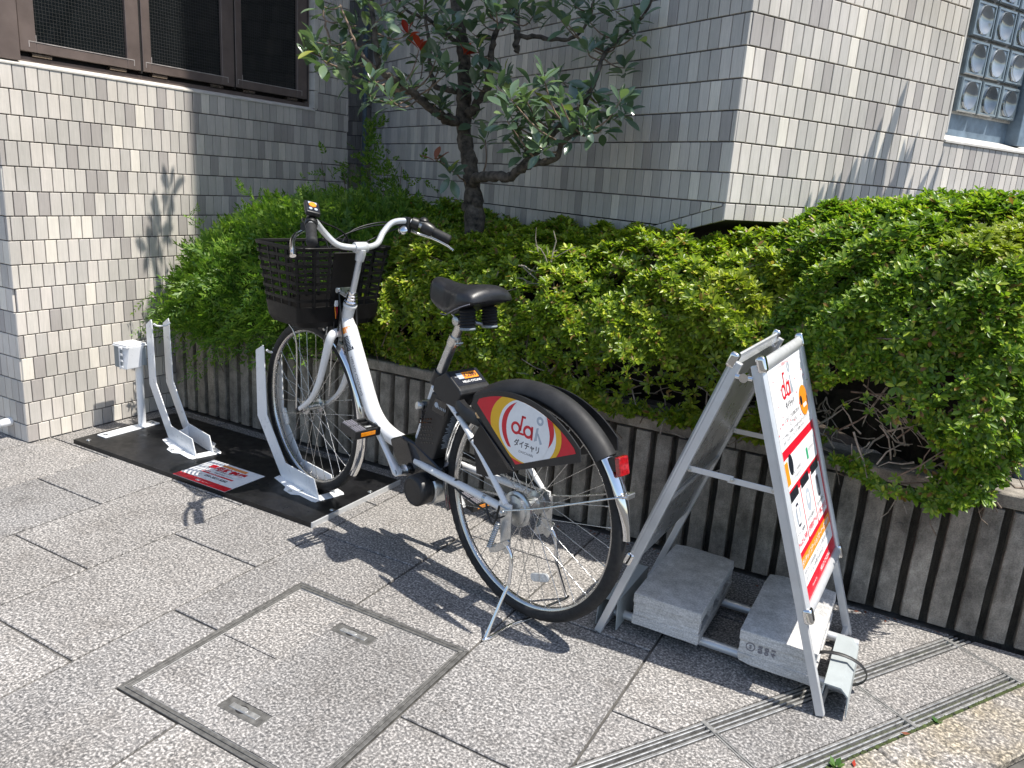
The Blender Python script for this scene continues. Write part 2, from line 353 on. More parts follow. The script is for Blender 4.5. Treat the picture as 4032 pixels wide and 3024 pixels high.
def inframe(p, m=60):
    s = screen(p); return s is not None and -m < s[0] < 4032+m and -m < s[1] < 3024+m
# ================================================================ ground, paving, drains
def struct(o): o['kind'] = 'structure'; return o
g = G(); g.poly([(-300, -300, -.040), (300, -300, -.040), (300, 300, -.040), (-300, 300, -.040)]); struct(g.build('ground', 'asphalt', smooth=0))
DD = (math.cos(rad(57)), math.sin(rad(57))); DN = (DD[1], -DD[0])
g = G(); g.poly([(p[0], p[1], -.0065) for p in clip([(-9, -6), (3, -6), (3, 2.45), (-9, 2.45)], DN[0], DN[1], -1.1155)]); g.poly([(p[0], p[1], -.030) for p in clip([(-9, -6), (3, -6), (3, 2.45), (-9, 2.45)], -DN[0], -DN[1], 1.1155)]); pavement = struct(g.build('pavement', 'joint', smooth=0))
XB = [.29, -.1, -.487, -.886, -1.268, -1.652, -2.03, -2.41, -2.79] + [-3.17-.38*i for i in range(9)]
MH = (-1.478, .933, -.886, 1.522)           # manhole cover rectangle
def slab(poly, name='paving_slab', mat='granite', parent=pavement, top=0., th=.028, bev=.0022):
    if area(poly) < .0008: return
    cx = sum(p[0] for p in poly)/len(poly); cy = sum(p[1] for p in poly)/len(poly)
    top += random.uniform(-.0008, .0006)
    g = G(); g.prism([(p[0], p[1], top-th) for p in poly], (0, 0, th)); return g.build(name, mat, parent, 0, bev, 1)
J = .0034
WL, WC = -3.17, 1.70                        # left building: face plane x, outer corner y
for i in range(len(XB)-1):
    x1, x0 = XB[i], XB[i+1]; off = 1.514 if i % 2 == 1 else 1.2195
    y = off - .578*8
    while y < 2.4:
        r = [(x0+J, y+J), (x1-J, y+J), (x1-J, y+.578-J), (x0+J, y+.578-J)]; y += .578
        r = clip(r, 0, 1, 2.392); r = clip(r, DN[0], DN[1], -1.119) if r else r
        if not r or max(p[1] for p in r) < -2.2: continue
        if x1 <= WL+.01: r = clip(r, 0, 1, WC+.3)
        if not r: continue
        parts = [r]
        ax0, ay0, ax1, ay1 = MH; bx = [p[0] for p in r]; by = [p[1] for p in r]
        if max(bx) > ax0 and min(bx) < ax1 and max(by) > ay0 and min(by) < ay1:
            parts = [clip(r, 1, 0, ax0-J), clip(r, -1, 0, -(ax1+J))]
            mid = clip(clip(r, -1, 0, -(ax0-J)), 1, 0, ax1+J) if True else []
            if mid: parts += [clip(mid, 0, 1, ay0-J), clip(mid, 0, -1, -(ay1+J))]
        for q in parts:
            if q and area(q) > .0008: slab(q)
def dpt(a, b): return (DD[0]*a+DN[0]*b, DD[1]*a+DN[1]*b)
# strip of paving between the two drains
cuts = [-.2, .275, .729, 1.184, 1.6526, 2.089, 2.40]
for a0, a1 in zip(cuts[:-1], cuts[1:]):
    q = [dpt(a0+.006, -1.066), dpt(a1-.006, -1.066), dpt(a1-.006, -.941), dpt(a0+.006, -.941)]; q = clip(q, 0, 1, 2.392)
    if q: slab(q)
q = clip([dpt(2.097, -.941), dpt(2.6, -.941), dpt(2.6, -.35), dpt(2.097, -.35)], 0, 1, 2.392)
if q: slab(q)
for i in range(9):
    q = clip([dpt(-.9+.6*i, -.889), dpt(-.9+.6*i+.597, -.889), dpt(-.9+.6*i+.597, -.735), dpt(-.9+.6*i, -.735)], 0, 1, 2.30 if i > 4 else 9)
    if q and dpt(-.9+.6*i, -.8)[1] < 2.2:
        o = slab(clip(q, DD[0], DD[1], 2.09), 'kerb_stone', 'granite_kerb', bev=.006)
def make_drain(b0, b1, a0, a1, label):
    root = thing('slot_drain', label, 'drain', (*dpt((a0+a1)/2, (b0+b1)/2), -.028), group='slot drains set in the paving')
    g = G(); pts = [dpt(a0, b0), dpt(a1, b0), dpt(a1, b1), dpt(a0, b1)]; pts = clip(pts, 0, 1, 2.385)
    g.prism([(p[0], p[1], -.0285) for p in pts], (0, 0, .004)); g.build('channel', 'joint', root, 0)
    w = b1-b0
    for f, t in ((0, .007), (.32, .0045), (.64, .0045), (1, .007)):
        c = b0+w*f + (t/2 if f == 0 else -t/2 if f == 1 else 0); g = G(); q = clip([dpt(a0, c-t/2), dpt(a1, c-t/2), dpt(a1, c+t/2), dpt(a0, c+t/2)], 0, 1, 2.387)
        g.prism([(p[0], p[1], -.026) for p in q], (0, 0, .0255)); g.build('rail', 'drain', root, 0, .001, 1)
    for a in cuts[1:-1]:
        if a0 < a < a1:
            g = G(); q = [dpt(a-.006, b0-.001), dpt(a+.006, b0-.001), dpt(a+.006, b1+.001), dpt(a-.006, b1+.001)]; g.prism([(p[0], p[1], -.02) for p in q], (0, 0, .0212)); g.build('cross_bar', 'drain', root, 0)
    return root
dr1 = make_drain(-1.114, -1.070, -.2, 2.15, 'narrow steel slot drain running under the foot of the folding sign')
dr2 = make_drain(-.937, -.893, -.2, 2.10, 'mossy steel slot drain along the rough yellowish kerb')
for a in cuts[1:-1]:       # paired steel strips closing the joints between the drains
    for s_ in (-.0035, .0035):
        g = G(); q = [dpt(a+s_-.0022, -1.068), dpt(a+s_+.0022, -1.068), dpt(a+s_+.0022, -.939), dpt(a+s_-.0022, -.939)]; g.prism([(p[0], p[1], -.02) for p in q], (0, 0, .0195)); g.build('edge_strip', 'drain', dr1, 0)
# moss cushions in the drain slots
def moss(parent, b0, b1, a0, a1, n, hmax, seed, dens=None):
    r = random.Random(seed); g = G()
    for _ in range(n):
        a = a0+(a1-a0)*(r.random()**.55); b = r.uniform(b0, b1); x, y = dpt(a, b)
        if y > 2.38: continue
        R = r.uniform(.003, .009); h = R*r.uniform(.35, .7)
        vs = [(x+R*math.cos(t*1.05)*r.uniform(.7, 1.2), y+R*math.sin(t*1.05)*r.uniform(.7, 1.2), hmax-.006) for t in range(6)] + [(x, y, hmax-.006+h)]
        g.add(vs, [(i, (i+1) % 6, 6) for i in range(6)])
    g.build('moss', 'moss', parent, 60, kind='stuff')
moss(dr2, -.930, -.897, .6, 2.09, 700, -.008, 3); moss(dr1, -1.105, -1.078, 1.3, 2.13, 220, -.010, 4)
moss(dr2, -.8925, -.884, .9, 2.10, 330, .002, 8)
# small weeds and fallen leaves along the kerb
for (a, b, s_, lab) in ((1.36, -.884, .026, 'tiny green weed sprouting between the mossy drain and the kerb stone'), (1.02, -.905, .024, 'tiny weed growing up through the slots of the mossy drain'), (1.72, -.885, .020, 'small weed at the shaded far end of the mossy drain')):
    x, y = dpt(a, b); root = thing('weed', lab, 'weed', (x, y, 0), group='tiny weeds sprouting from the mossy drain'); r = random.Random(int(a*100))
    g = G()
    for i in range(11):
        t = r.uniform(0, 6.28); l = s_*r.uniform(.5, 1); d = Vector((math.cos(t), math.sin(t), r.uniform(.3, 1.1))).normalized(); sdv = d.cross(Vector((0, 0, 1))).normalized()*l*.28
        p = Vector((x, y, -.003)); g.add([p, p+d*l*.55+sdv, p+d*l, p+d*l*.55-sdv], [(0, 1, 2, 3)])
    g.build('leaves', 'weed', root, 0, kind='stuff')
for i, (a, b, m, lab) in enumerate(((1.60, -.886, 'leaf_brown', 'brown dry leaf lying on the far half of the mossy drain'), (1.40, -.868, 'leaf_red', 'reddish fallen leaf on the edge of the kerb stone'), (.66, -1.085, 'leaf_brown', 'brown dry leaf caught in the drain under the sign'), (1.28, -.70, 'leaf_red', 'reddish fallen leaf on the asphalt beyond the kerb'))):
    x, y = dpt(a, b); g = G(); t = i*1.7; e = Vector((math.cos(t), math.sin(t), .1)); f = Vector((-math.sin(t), math.cos(t), .25)); p = Vector((x, y, .004))
    if b > -.735: p.z = -.033
    g.add([p-e*.010, p+f*.005, p+e*.010+Vector((0, 0, .003)), p-f*.004], [(0, 1, 2), (0, 2, 3)])
    tag(g.build('fallen_leaf', m, None, 0), lab, 'leaf', 'dry leaves fallen by the kerb')
# manhole cover
x0, y0, x1, y1 = MH
root = thing('manhole_cover', 'square paved manhole cover with a double steel rim and two lifting handles', 'manhole cover', ((x0+x1)/2, (y0+y1)/2, -.028))
def ring(name, a, w, top, mat):
    g = G(); o_ = [(x0+a, y0+a), (x1-a, y0+a), (x1-a, y1-a), (x0+a, y1-a)]; i_ = [(x0+a+w, y0+a+w), (x1-a-w, y0+a+w), (x1-a-w, y1-a-w), (x0+a+w, y1-a-w)]
    for k in range(4):
        q = [o_[k], o_[(k+1) % 4], i_[(k+1) % 4], i_[k]]; g.prism([(p[0], p[1], -.028) for p in q], (0, 0, .028+top))
    g.build(name, mat, root, 0, .0008, 1)
ring('outer_rim', .001, .010, .0008, 'mframe'); ring('inner_rim', .0125, .009, .0008, 'mframe'); ring('cover_edge', .0225, .002, -.001, 'drain')
a_ = .025
for q in ([(x0+a_, y0+a_), (-1.2695, y0+a_), (-1.2695, 1.2165), (x0+a_, 1.2165)], [(x0+a_, 1.2195), (-1.2695, 1.2195), (-1.2695, y1-a_), (x0+a_, y1-a_)]): slab(q, 'infill_slab', parent=root)
# the large infill slab, with pockets left for the handles
hx0, hx1 = -1.243, -1.114; hs = ((1.016, 1.061), (1.386, 1.430)); X0, X1, Y0, Y1 = -1.2665, x1-a_, y0+a_, y1-a_
for q in ([(X0, Y0), (hx0, Y0), (hx0, Y1), (X0, Y1)], [(hx1, Y0), (X1, Y0), (X1, Y1), (hx1, Y1)], [(hx0, Y0), (hx1, Y0), (hx1, hs[0][0]), (hx0, hs[0][0])], [(hx0, hs[0][1]), (hx1, hs[0][1]), (hx1, hs[1][0]), (hx0, hs[1][0])], [(hx0, hs[1][1]), (hx1, hs[1][1]), (hx1, Y1), (hx0, Y1)]):
    g = G(); g.prism([(p[0], p[1], -.028) for p in q], (0, 0, .0278)); g.build('infill_slab', 'granite', root, 0)
for (ya, yb) in hs:
    g = G(); g.prism([(p[0], p[1], -.02) for p in rrect(hx0+.001, ya+.001, hx1-.001, yb-.001, .002)], (0, 0, .0195)); hp = g.build('handle_plate', 'mframe', root, 0, .0008, 1)
    cx, cy = (hx0+hx1)/2, (ya+yb)/2
    g = G(); g.prism([(p[0], p[1], -.004) for p in rrect(cx-.042, cy-.0075, cx+.042, cy+.0075, .001)], (0, 0, .005)); g.build('handle_bar', 'drain', hp, 0, .0008, 1)
    g = G(); g.prism([(p[0], p[1], -.0005) for p in ell(cx-.008, cy, .016, .013, 18)], (0, 0, .0006)); g.build('finger_recess', 'gap_shade', hp, 0)  # flat black disc, the hollow's shade is only its colour
    g = G(); g.prism([(p[0], p[1], 0) for p in ell(cx-.004, cy+.001, .014, .0075, 16)], (0, 0, .0022)); g.build('finger_tab', 'drain', hp, 0, .0008, 1)

# ================================================================ tiled walls
TP, RP = .0475, .0943                       # tile pitch, course pitch
TW, TH, TT = TP-.0038, RP-.0046, .009
def tilemesh(poly, th=TT, inset=.0012):
    """2-D polygon in wall axes -> tile solid with a chamfered face; local axes: x along wall, y up, z out"""
    n = len(poly); cx = sum(p[0] for p in poly)/n; cy = sum(p[1] for p in poly)/n
    back = [(p[0], p[1], 0) for p in poly]; mid = [(p[0], p[1], th-inset) for p in poly]
    fr = [(p[0]+(inset if p[0] < cx else -inset), p[1]+(inset if p[1] < cy else -inset), th) for p in poly]
    fs = [tuple(range(2*n, 3*n))]
    for i in range(n):
        k = (i+1) % n; fs += [(i, k, n+k, n+i), (n+i, n+k, 2*n+k, 2*n+i)]
    return back+mid+fr, fs
FULL_TILE = None
def lay_tiles(parent, o, ex, nrm, s0, s1, zlines, region, budget, skip=None, jitter=0., tall=None):
    """tiles over [s0,s1] x courses; o world origin, ex along wall, nrm outward. Largest seen become single objects"""
    global FULL_TILE
    o, ex, nrm = Vector(o), Vector(ex), Vector(nrm); R = Matrix((ex, Vector((0, 0, 1)), nrm)).transposed()
    cand = []
    for row, (za, zb) in enumerate(zlines):
        sh = (row*.37 % 1)*TP if jitter == 0 else ((row*.5) % 1)*TP
        s = s0 - TP + sh
        while s < s1:
            q = [(max(s, s0)+.0019, za+.0023), (min(s+TP, s1)-.0019, za+.0023), (min(s+TP, s1)-.0019, zb-.0023), (max(s, s0)+.0019, zb-.0023)]; s += TP
            if q[1][0]-q[0][0] < .007: continue
            full = abs(q[1][0]-q[0][0]-TW) < 1e-4 and abs((zb-za)-RP) < 1e-4
            if region:
                ok = q
                for (a, b, c) in region:
                    ok = clip(ok, a, b, c) if ok else ok
                if not ok or area(ok) < .00012: continue
                if len(ok) != 4 or abs(area(ok)-area(q)) > 1e-7: full = False
                q = ok
            if skip:
                bits = [q]; sx0, sz0, sx1, sz1 = skip; bx = [p[0] for p in q]; bz = [p[1] for p in q]
                if max(bx) > sx0 and min(bx) < sx1 and max(bz) > sz0 and min(bz) < sz1:
                    if min(bx) < sx0: bits = [clip(q, 1, 0, sx0)]
                    elif max(bx) > sx1: bits = [clip(q, -1, 0, -sx1)]
                    elif min(bz) < sz0: bits = [clip(q, 0, 1, sz0)]
                    elif max(bz) > sz1: bits = [clip(q, 0, -1, -sz1)]
                    else: bits = []
                    full = False
            else: bits = [q]
            for b in bits:
                if not b or area(b) < .00012: continue
                c = Vector((sum(p[0] for p in b)/len(b), sum(p[1] for p in b)/len(b), 0)); w = o + ex*c.x + Vector((0, 0, c.y))
                cand.append((depth_of(w) if inframe(w, 40) else 99, full, b, c, w))
    cand.sort(key=lambda t: t[0]); base = BASE[parent]; rest = G(); used = 0
    for d, full, b, c, w in cand:
        if used < budget and d < 50:
            if full:
                if FULL_TILE is None:
                    V, F = tilemesh([(-TW/2, -(RP-.0046)/2), (TW/2, -(RP-.0046)/2), (TW/2, (RP-.0046)/2), (-TW/2, (RP-.0046)/2)])
                    FULL_TILE = bpy.data.meshes.new('tile'); FULL_TILE.from_pydata(V, [], F); FULL_TILE.materials.append(MT['tile'])
                me = FULL_TILE
            else:
                V, F = tilemesh([(p[0]-c.x, p[1]-c.y) for p in b]); me = bpy.data.meshes.new('tile'); me.from_pydata(V, [], F); me.materials.append(MT['tile'])
            t = link('tile', me, parent); mt = R.to_4x4(); mt.translation = w - base + nrm*random.uniform(-.0005, .0005); t.matrix_local = mt; used += 1
        else:
            V, F = tilemesh(b); rest.add([o + ex*v[0] + Vector((0, 0, v[1])) + nrm*v[2] for v in V], F)
    return rest, used
def courses(ztop, zbot, align):
    k0 = math.floor((zbot-align)/RP); out = []; z = align + k0*RP
    while z < ztop-1e-6:
        a, b = max(z, zbot), min(z+RP, ztop); z += RP
        if b-a > .012: out.append((a, b))
    return out

# ---- left building
LB = thing('tiled_building', 'pale tiled building at left with a bronze framed window above', 'building', (-3.7, 2.6, 0))
SILL = 1.490
WIN = (1.70, SILL, 3.385, 2.62)             # window opening: y0,z0,y1,z1 on the face plane
g = G(); g.bbox((-6.2, WC+.01, -.03), (WL-.009, 3.655, SILL-.012)); g.bbox((-6.2, 3.392, SILL-.012), (WL-.009, 3.655, 4.2)); g.bbox((-6.2, WC+.01, 2.62), (WL-.009, 3.392, 4.2)); g.bbox((-6.2, WC+.01, SILL-.012), (WL-.33, 3.392, 2.62))
wall = g.build('wall', 'mortar', LB, 0)
rest1, n1 = lay_tiles(LB, (WL-.009, 0, 0), (0, 1, 0), (1, 0, 0), WC-.001, 3.664, courses(4.2, 0, SILL-RP*16), None, 262, (1.70-.05, SILL-.004, 3.389, 2.63))
rest2, n2 = lay_tiles(LB, (WL-.001, WC+.009, 0), (-1, 0, 0), (0, -1, 0), .0, 2.6, courses(SILL-.02, 0, SILL-RP*16), None, 38)
rest1.add(rest2.v, rest2.f); rest1.m = [0]*len(rest1.f); rest1.build('tile_mass', 'tile_i', LB, 0, kind='stuff')
g = G()                                     # sloped pale sill and white jamb tiles
g.prism([(WL+.003, 1.697, SILL-.006), (WL+.003, 1.697, SILL+.002), (WL-.055, 1.697, SILL+.022), (WL-.055, 1.697, SILL-.006)], (0, 3.387-1.697, 0)); sill = g.build('window_sill', 'sill', LB, 0, .0012, 1)
for i in range(12):
    z = SILL+.010+i*RP; g = G(); g.bbox((WL-.055, 3.378, z), (WL+.0022, 3.407, z+RP-.004)); g.build('jamb_tile', 'sill', LB, 0, .0012, 1)
win = G(); win.bbox((WL-.075, 1.703, SILL+.014), (WL-.035, 3.377, SILL+.034)); win.bbox((WL-.075, 1.703, 2.56), (WL-.035, 3.377, 2.62)); win.bbox((WL-.075, 3.350, SILL+.034), (WL-.035, 3.377, 2.56))
win.bbox((WL-.11, 1.703, SILL+.012), (WL-.004, 1.812, 2.62))
window = win.build('window', 'bronze', LB, 0, .002, 1)
g = G(); g.bbox((WL-.07, 1.812, SILL+.034), (WL-.058, 3.350, 2.56)); g.build('dark_gap', 'gap_shade', window, 0)  # black sheet painting the shade behind the sashes
for (a, b, ga, gb) in ((1.822, 2.333, 1.885, 2.270), (2.345, 2.848, 2.387, 2.775), (2.858, 3.346, 2.897, 3.275)):
    g = G(); zb_, zt_ = SILL+.052, 2.55; X_ = WL-.020
    g.bbox((X_-.033, a, zb_), (X_, ga, zt_)); g.bbox((X_-.033, gb, zb_), (X_, b, zt_)); g.bbox((X_-.0325, ga, zb_), (X_-.0005, gb, SILL+.092)); g.bbox((X_-.0325, ga, zt_-.05), (X_-.0005, gb, zt_)); sash = g.build('sash', 'bronze', window, 0, .0018, 1)
    g = G(); g.bbox((X_-.022, ga-.004, SILL+.088), (X_-.014, gb+.004, zt_-.045)); g.build('pane', 'wireglass', window, 0)
    g = G(); g.bbox((X_-.002, ga-.028, SILL+.0885), (X_+.0012, gb+.030, SILL+.0915)); g.bbox((X_-.002, ga-.030, SILL+.068), (X_+.0012, ga-.0275, SILL+.0915)); g.bbox((X_-.002, gb+.030, SILL+.066), (X_+.0012, gb+.0325, SILL+.0915)); g.bbox((X_-.002, ga-.001, SILL+.0916), (X_+.0008, ga+.001, SILL+.115)); g.build('caulking', 'caulk', window, 0)
    for hy in (a+.085, b-.105):
        g = G(); g.tube([(X_-.012, hy-.038, SILL+.043), (X_-.012, hy+.038, SILL+.043)], .0075, 10); g.bbox((X_-.03, hy-.038, SILL+.036), (X_-.009, hy+.034, SILL+.045)); g.build('hinge', 'hinge', window)
    g = G(); g.bbox((X_-.03, b+.002, zb_-.01), (X_-.004, b+.009, zt_)); g.build('mullion_gap', 'gap_shade', window, 0)  # black strip for the shade between neighbouring sashes
g = G(); g.lathe((-3.285, 1.702, .070), (0, -1, 0), [(.017, 0), (.017, .03), (.0155, .033), (.0155, .052), (.011, .053), (.011, .02)], 20, caps=False); g.build('pipe_stub', 'white', LB)

# ---- corner bay building, turned against the planter
BA = rad(60.5); BR = Vector((math.cos(BA), math.sin(BA), 0)); BB = Vector((-BR.y, BR.x, 0)); NR = Vector((BR.y, -BR.x, 0)); NB = -BR; RC = Vector((-.637, 2.55, 0))
BY = thing('tiled_building', 'pale tiled corner bay building overhanging the hedge, with a glass block window', 'building', RC + BB*1.4 + BR*1.2)
def fp(b, r, z): v = RC + BB*b + BR*r; return (v.x, v.y, z)
ZS = 1.111; WS0, WZ0, WZ1, WS1 = 1.142, 1.452, 2.75, 2.05
g = G(); inn = .009
def core(pts, z0, z1): g.prism([fp(b, r, z0) for b, r in pts], (0, 0, z1-z0))
core([(inn, inn), (3.11, inn), (3.11, 3.2), (inn, 3.2)], WZ1, 4.2); core([(.02, .385), (3.11, .385), (3.11, 3.2), (.02, 3.2)], 4.2, 11.5)  # unseen upper storeys, height and setback shaped for the shadow on the left wall
core([(inn, inn), (3.11, inn), (3.11, WS0-.012), (inn, WS0-.012)], ZS+.006, WZ1)
core([(.28, WS0-.012), (3.11, WS0-.012), (3.11, WS1), (.28, WS1)], ZS+.006, WZ1); core([(inn, WS0-.012), (.28, WS0-.012), (.28, WS1), (inn, WS1)], ZS+.006, WZ0-.02)
core([(inn, WS1), (3.11, WS1), (3.11, 3.2), (inn, 3.2)], ZS+.006, WZ1)
g.build('wall', 'mortar', BY, 0)
g = G(); core([(.42, inn), (3.11, inn), (3.11, 3.2), (.42, 3.2)], -.03, ZS+.004); g.prism([fp(.006, .006, ZS), fp(.42, .006, ZS-.10), fp(.42, 3.2, ZS-.10), fp(.006, 3.2, ZS)], (0, 0, .008)); g.build('undercroft', 'void_shade', BY, 0)
al = 1.166-RP*14
Oz = RC + BB*inn - BB*inn
rb_, nb_ = lay_tiles(BY, RC + BR*.009, BB, NB, 0, 3.11, courses(4.2, .3, al), [(-.275, -1, -1.160), ], 150)
# face plane origin for the right wall
rr_, nr_ = lay_tiles(BY, RC + BB*.009, BR, NR, .0, 3.2, courses(4.2, ZS, al), None, 150, (WS0-.002, WZ0, WS1, WZ1))
# slanted bottom course of the back wall
edge = G(); s = 0.; Lo = lambda s_: ZS-.245*s_ - .14*s_*s_; Up = lambda s_: 1.160-.275*s_-.004
while s < .52:
    e2 = s+TP; q = [(s+.002, Lo(s)), (e2-.002, Lo(e2)), (e2-.002+.004, Up(e2)), (s+.002+.004, Up(s))]; V, F = tilemesh(q); g = G(); o_ = RC + BR*.009
    g.add([o_ + BB*v[0] + Vector((0, 0, v[1])) + NB*v[2] for v in V], F); g.build('tile', 'tile', BY, 0); s = e2
rb_.add(rr_.v, rr_.f); rb_.m = [0]*len(rb_.f); rb_.build('tile_mass', 'tile_i', BY, 0, kind='stuff')
def rw(s_, off, z): v = RC + BR*s_ - NR*off; return Vector((v.x, v.y, z))     # point on / behind the right wall
def rbox(name, s0, s1, o0, o1, z0, z1, mat, parent, bev=.002):
    g = G(); g.prism([rw(s0, o0, z0), rw(s1, o0, z0), rw(s1, o1, z0), rw(s0, o1, z0)], (0, 0, z1-z0)); return g.build(name, mat, parent, 0, bev, 1)
g = G(); g.prism([rw(WS0, -.006, WZ0-.006), rw(WS0, -.006, WZ0+.004), rw(WS0, .125, WZ0+.045), rw(WS0, .125, WZ0-.006)], BR*(WS1-WS0)); g.build('window_sill', 'sill', BY, 0, .0015, 1)
gw = rbox('glass_block_window', WS0, WS1, .100, .27, WZ0+.02, WZ1, 'bluepaint', BY)
rbox('jamb', WS0, WS0+.012, .001, .12, WZ0+.03, WZ1, 'sill', gw)
rbox('pier', 1.768, 1.84, .045, .12, WZ0+.03, WZ1, 'bluepaint', gw)
rbox('grout_bed', 1.300, 1.768, .094, .1005, 1.574, WZ1, 'grout', gw, 0)
PW, PH = .1535, .1415
def blockmesh():
    n = 24; w, h, d = (PW-.012)/2, (PH-.012)/2, .020; g = G(); ringv = []
    def sqp(a, kx, ky):
        c, s_ = math.cos(a), math.sin(a); t = 1/max(abs(c), abs(s_)); return (c*t*kx, s_*t*ky)
    rings = [[(*sqp(2*math.pi*i/n, w, h), 0) for i in range(n)], [(*sqp(2*math.pi*i/n, w, h), d-.004) for i in range(n)], [(*sqp(2*math.pi*i/n, w-.004, h-.004), d) for i in range(n)],
             [(*sqp(2*math.pi*i/n, w-.010, h-.010), d) for i in range(n)], [(*sqp(2*math.pi*i/n, w-.013, h-.013), d-.004) for i in range(n)]]
    for rr, zz in ((.053, d-.003), (.050, d+.003), (.046, d+.001), (.038, d-.006), (.027, d-.011), (.014, d-.014)): rings.append([(math.cos(2*math.pi*i/n)*rr, math.sin(2*math.pi*i/n)*rr*1.06, zz) for i in range(n)])
    vs = [p for r in rings for p in r] + [(0, 0, d-.0148)]; fs = []; mi = []
    for k in range(len(rings)-1):
        for i in range(n): fs.append((k*n+i, k*n+(i+1) % n, (k+1)*n+(i+1) % n, (k+1)*n+i)); mi.append(0 if k < 5 else 1)
    L = (len(rings)-1)*n
    for i in range(n): fs.append((L+i, L+(i+1) % n, len(vs)-1)); mi.append(1)
    me = bpy.data.meshes.new('glass_block'); me.from_pydata(vs, [], fs); me.materials.append(MT['glassblock']); me.materials.append(MT['glassdish']); me.polygons.foreach_set('material_index', mi)
    me.polygons.foreach_set('use_smooth', [True]*len(fs)); me.set_sharp_from_angle(angle=rad(35)); return me
bmsh = blockmesh(); RM = Matrix((BR, Vector((0, 0, 1)), NR)).transposed()
for i in range(3):
    for j in range(8):
        w = rw(1.305+PW*(i+.5), .093, 1.574+PH*(j+.5)+.002); o = link('glass_block', bmsh, gw); mt = RM.to_4x4(); mt.translation = w - BASE[BY]; o.matrix_local = mt
# recessed wall and downpipe in the gap between the two buildings
GW = thing('tiled_building', 'dim tiled wall set back in the gap between the two buildings', 'building', (-3.9, 4.6, 0))
g = G(); g.bbox((-6.2, 4.34, -.03), (-3.20, 5.2, 4.2)); g.build('wall', 'mortar', GW, 0)
rg, ng = lay_tiles(GW, (-4.4, 4.34, 0), (1, 0, 0), (0, -1, 0), 0, 1.19, courses(3.4, .3, SILL-RP*16+.02), None, 120); rg.build('tile_mass', 'tile_i', GW, 0, kind='stuff')
g = G(); g.tube([(-3.405, 4.090, 0), (-3.405, 4.090, 4.2)], .014, 14); dp = g.build('downpipe', 'bluepaint'); tag(dp, 'dark blue downpipe running up the gap between the tiled buildings', 'downpipe')
# ================================================================ ribbed concrete planter
PT = .455
PL = thing('planter_wall', 'long dark ribbed concrete planter wall holding the hedge', 'planter', (-1.2, 2.45, -.03))
g = G(); g.bbox((WL+.004, 2.438, -.03), (1.6, 2.56, .405)); g.build('wall', 'groove_shade', PL, 0)
x = WL+.006; i = 0
while x < 1.6:
    L = .9; e = min(x+L, 1.6); g = G(); g.prism([(x+.001, 2.399+random.uniform(-.002, .002), .412), (x+.001, 2.392, .450), (x+.001, 2.397, PT), (x+.001, 2.57, PT-.004), (x+.001, 2.57, .405), (x+.001, 2.44, .405)], (e-x-.002, 0, 0)); g.build('coping', 'planter', PL, 0, .003, 2); x = e
rib0 = None
RX0 = .010-.0732*60
def ribmesh(seed):
    r = random.Random(seed); g = G(); nz = 9; prof = []
    for k in range(nz):
        z = .012+(.404-.012)*k/(nz-1); j = lambda a: r.uniform(-a, a)
        prof.append([(-.0265+j(.0008), .040, z), (-.0250+j(.001), .003+j(.001), z), (-.021+j(.001), j(.0012), z), (.021+j(.001), j(.0012), z), (.0250+j(.001), .003+j(.001), z), (.0265+j(.0008), .040, z)])
    vs = [p for q in prof for p in q]; fs = [(k*6+i, k*6+i+1, (k+1)*6+i+1, (k+1)*6+i) for k in range(nz-1) for i in range(5)]; fs += [(0, 1, 2, 3, 4, 5), tuple((nz-1)*6+i for i in (5, 4, 3, 2, 1, 0))]
    me = bpy.data.meshes.new('rib'); me.from_pydata(vs, [], fs); me.materials.append(MT['planter']); return me
ribs = [ribmesh(s_) for s_ in range(5)]
k = 0; x = RX0+.025
while x < 1.58:
    if x > WL+.05:
        link('rib', ribs[k % 5], PL, loc=Vector((x, 2.399, 0))-BASE[PL])
    x += .0732; k += 1
for (x, z) in ((.035, .285), (-2.60, .25), (-1.55, .27)):
    g = G(); g.lathe((x, 2.3985, z), (0, -1, 0), [(.013, 0), (.013, .0012), (.010, .0016)], 20); g.build('plug', 'planter', PL)
g = G(); g.poly([(WL+.004, 2.55, .40), (1.6, 2.55, .40), (1.6, 6, .40), (WL+.004, 6, .40)]); struct(g.build('planter_soil', 'soil', smooth=0))
g = G(); g.tube([(.318, 2.60, .40), (.318, 2.60, 1.3)], .022, 14); tag(g.build('post', 'bluepaint'), 'dark blue-grey post standing in the planter at the far right edge', 'post')
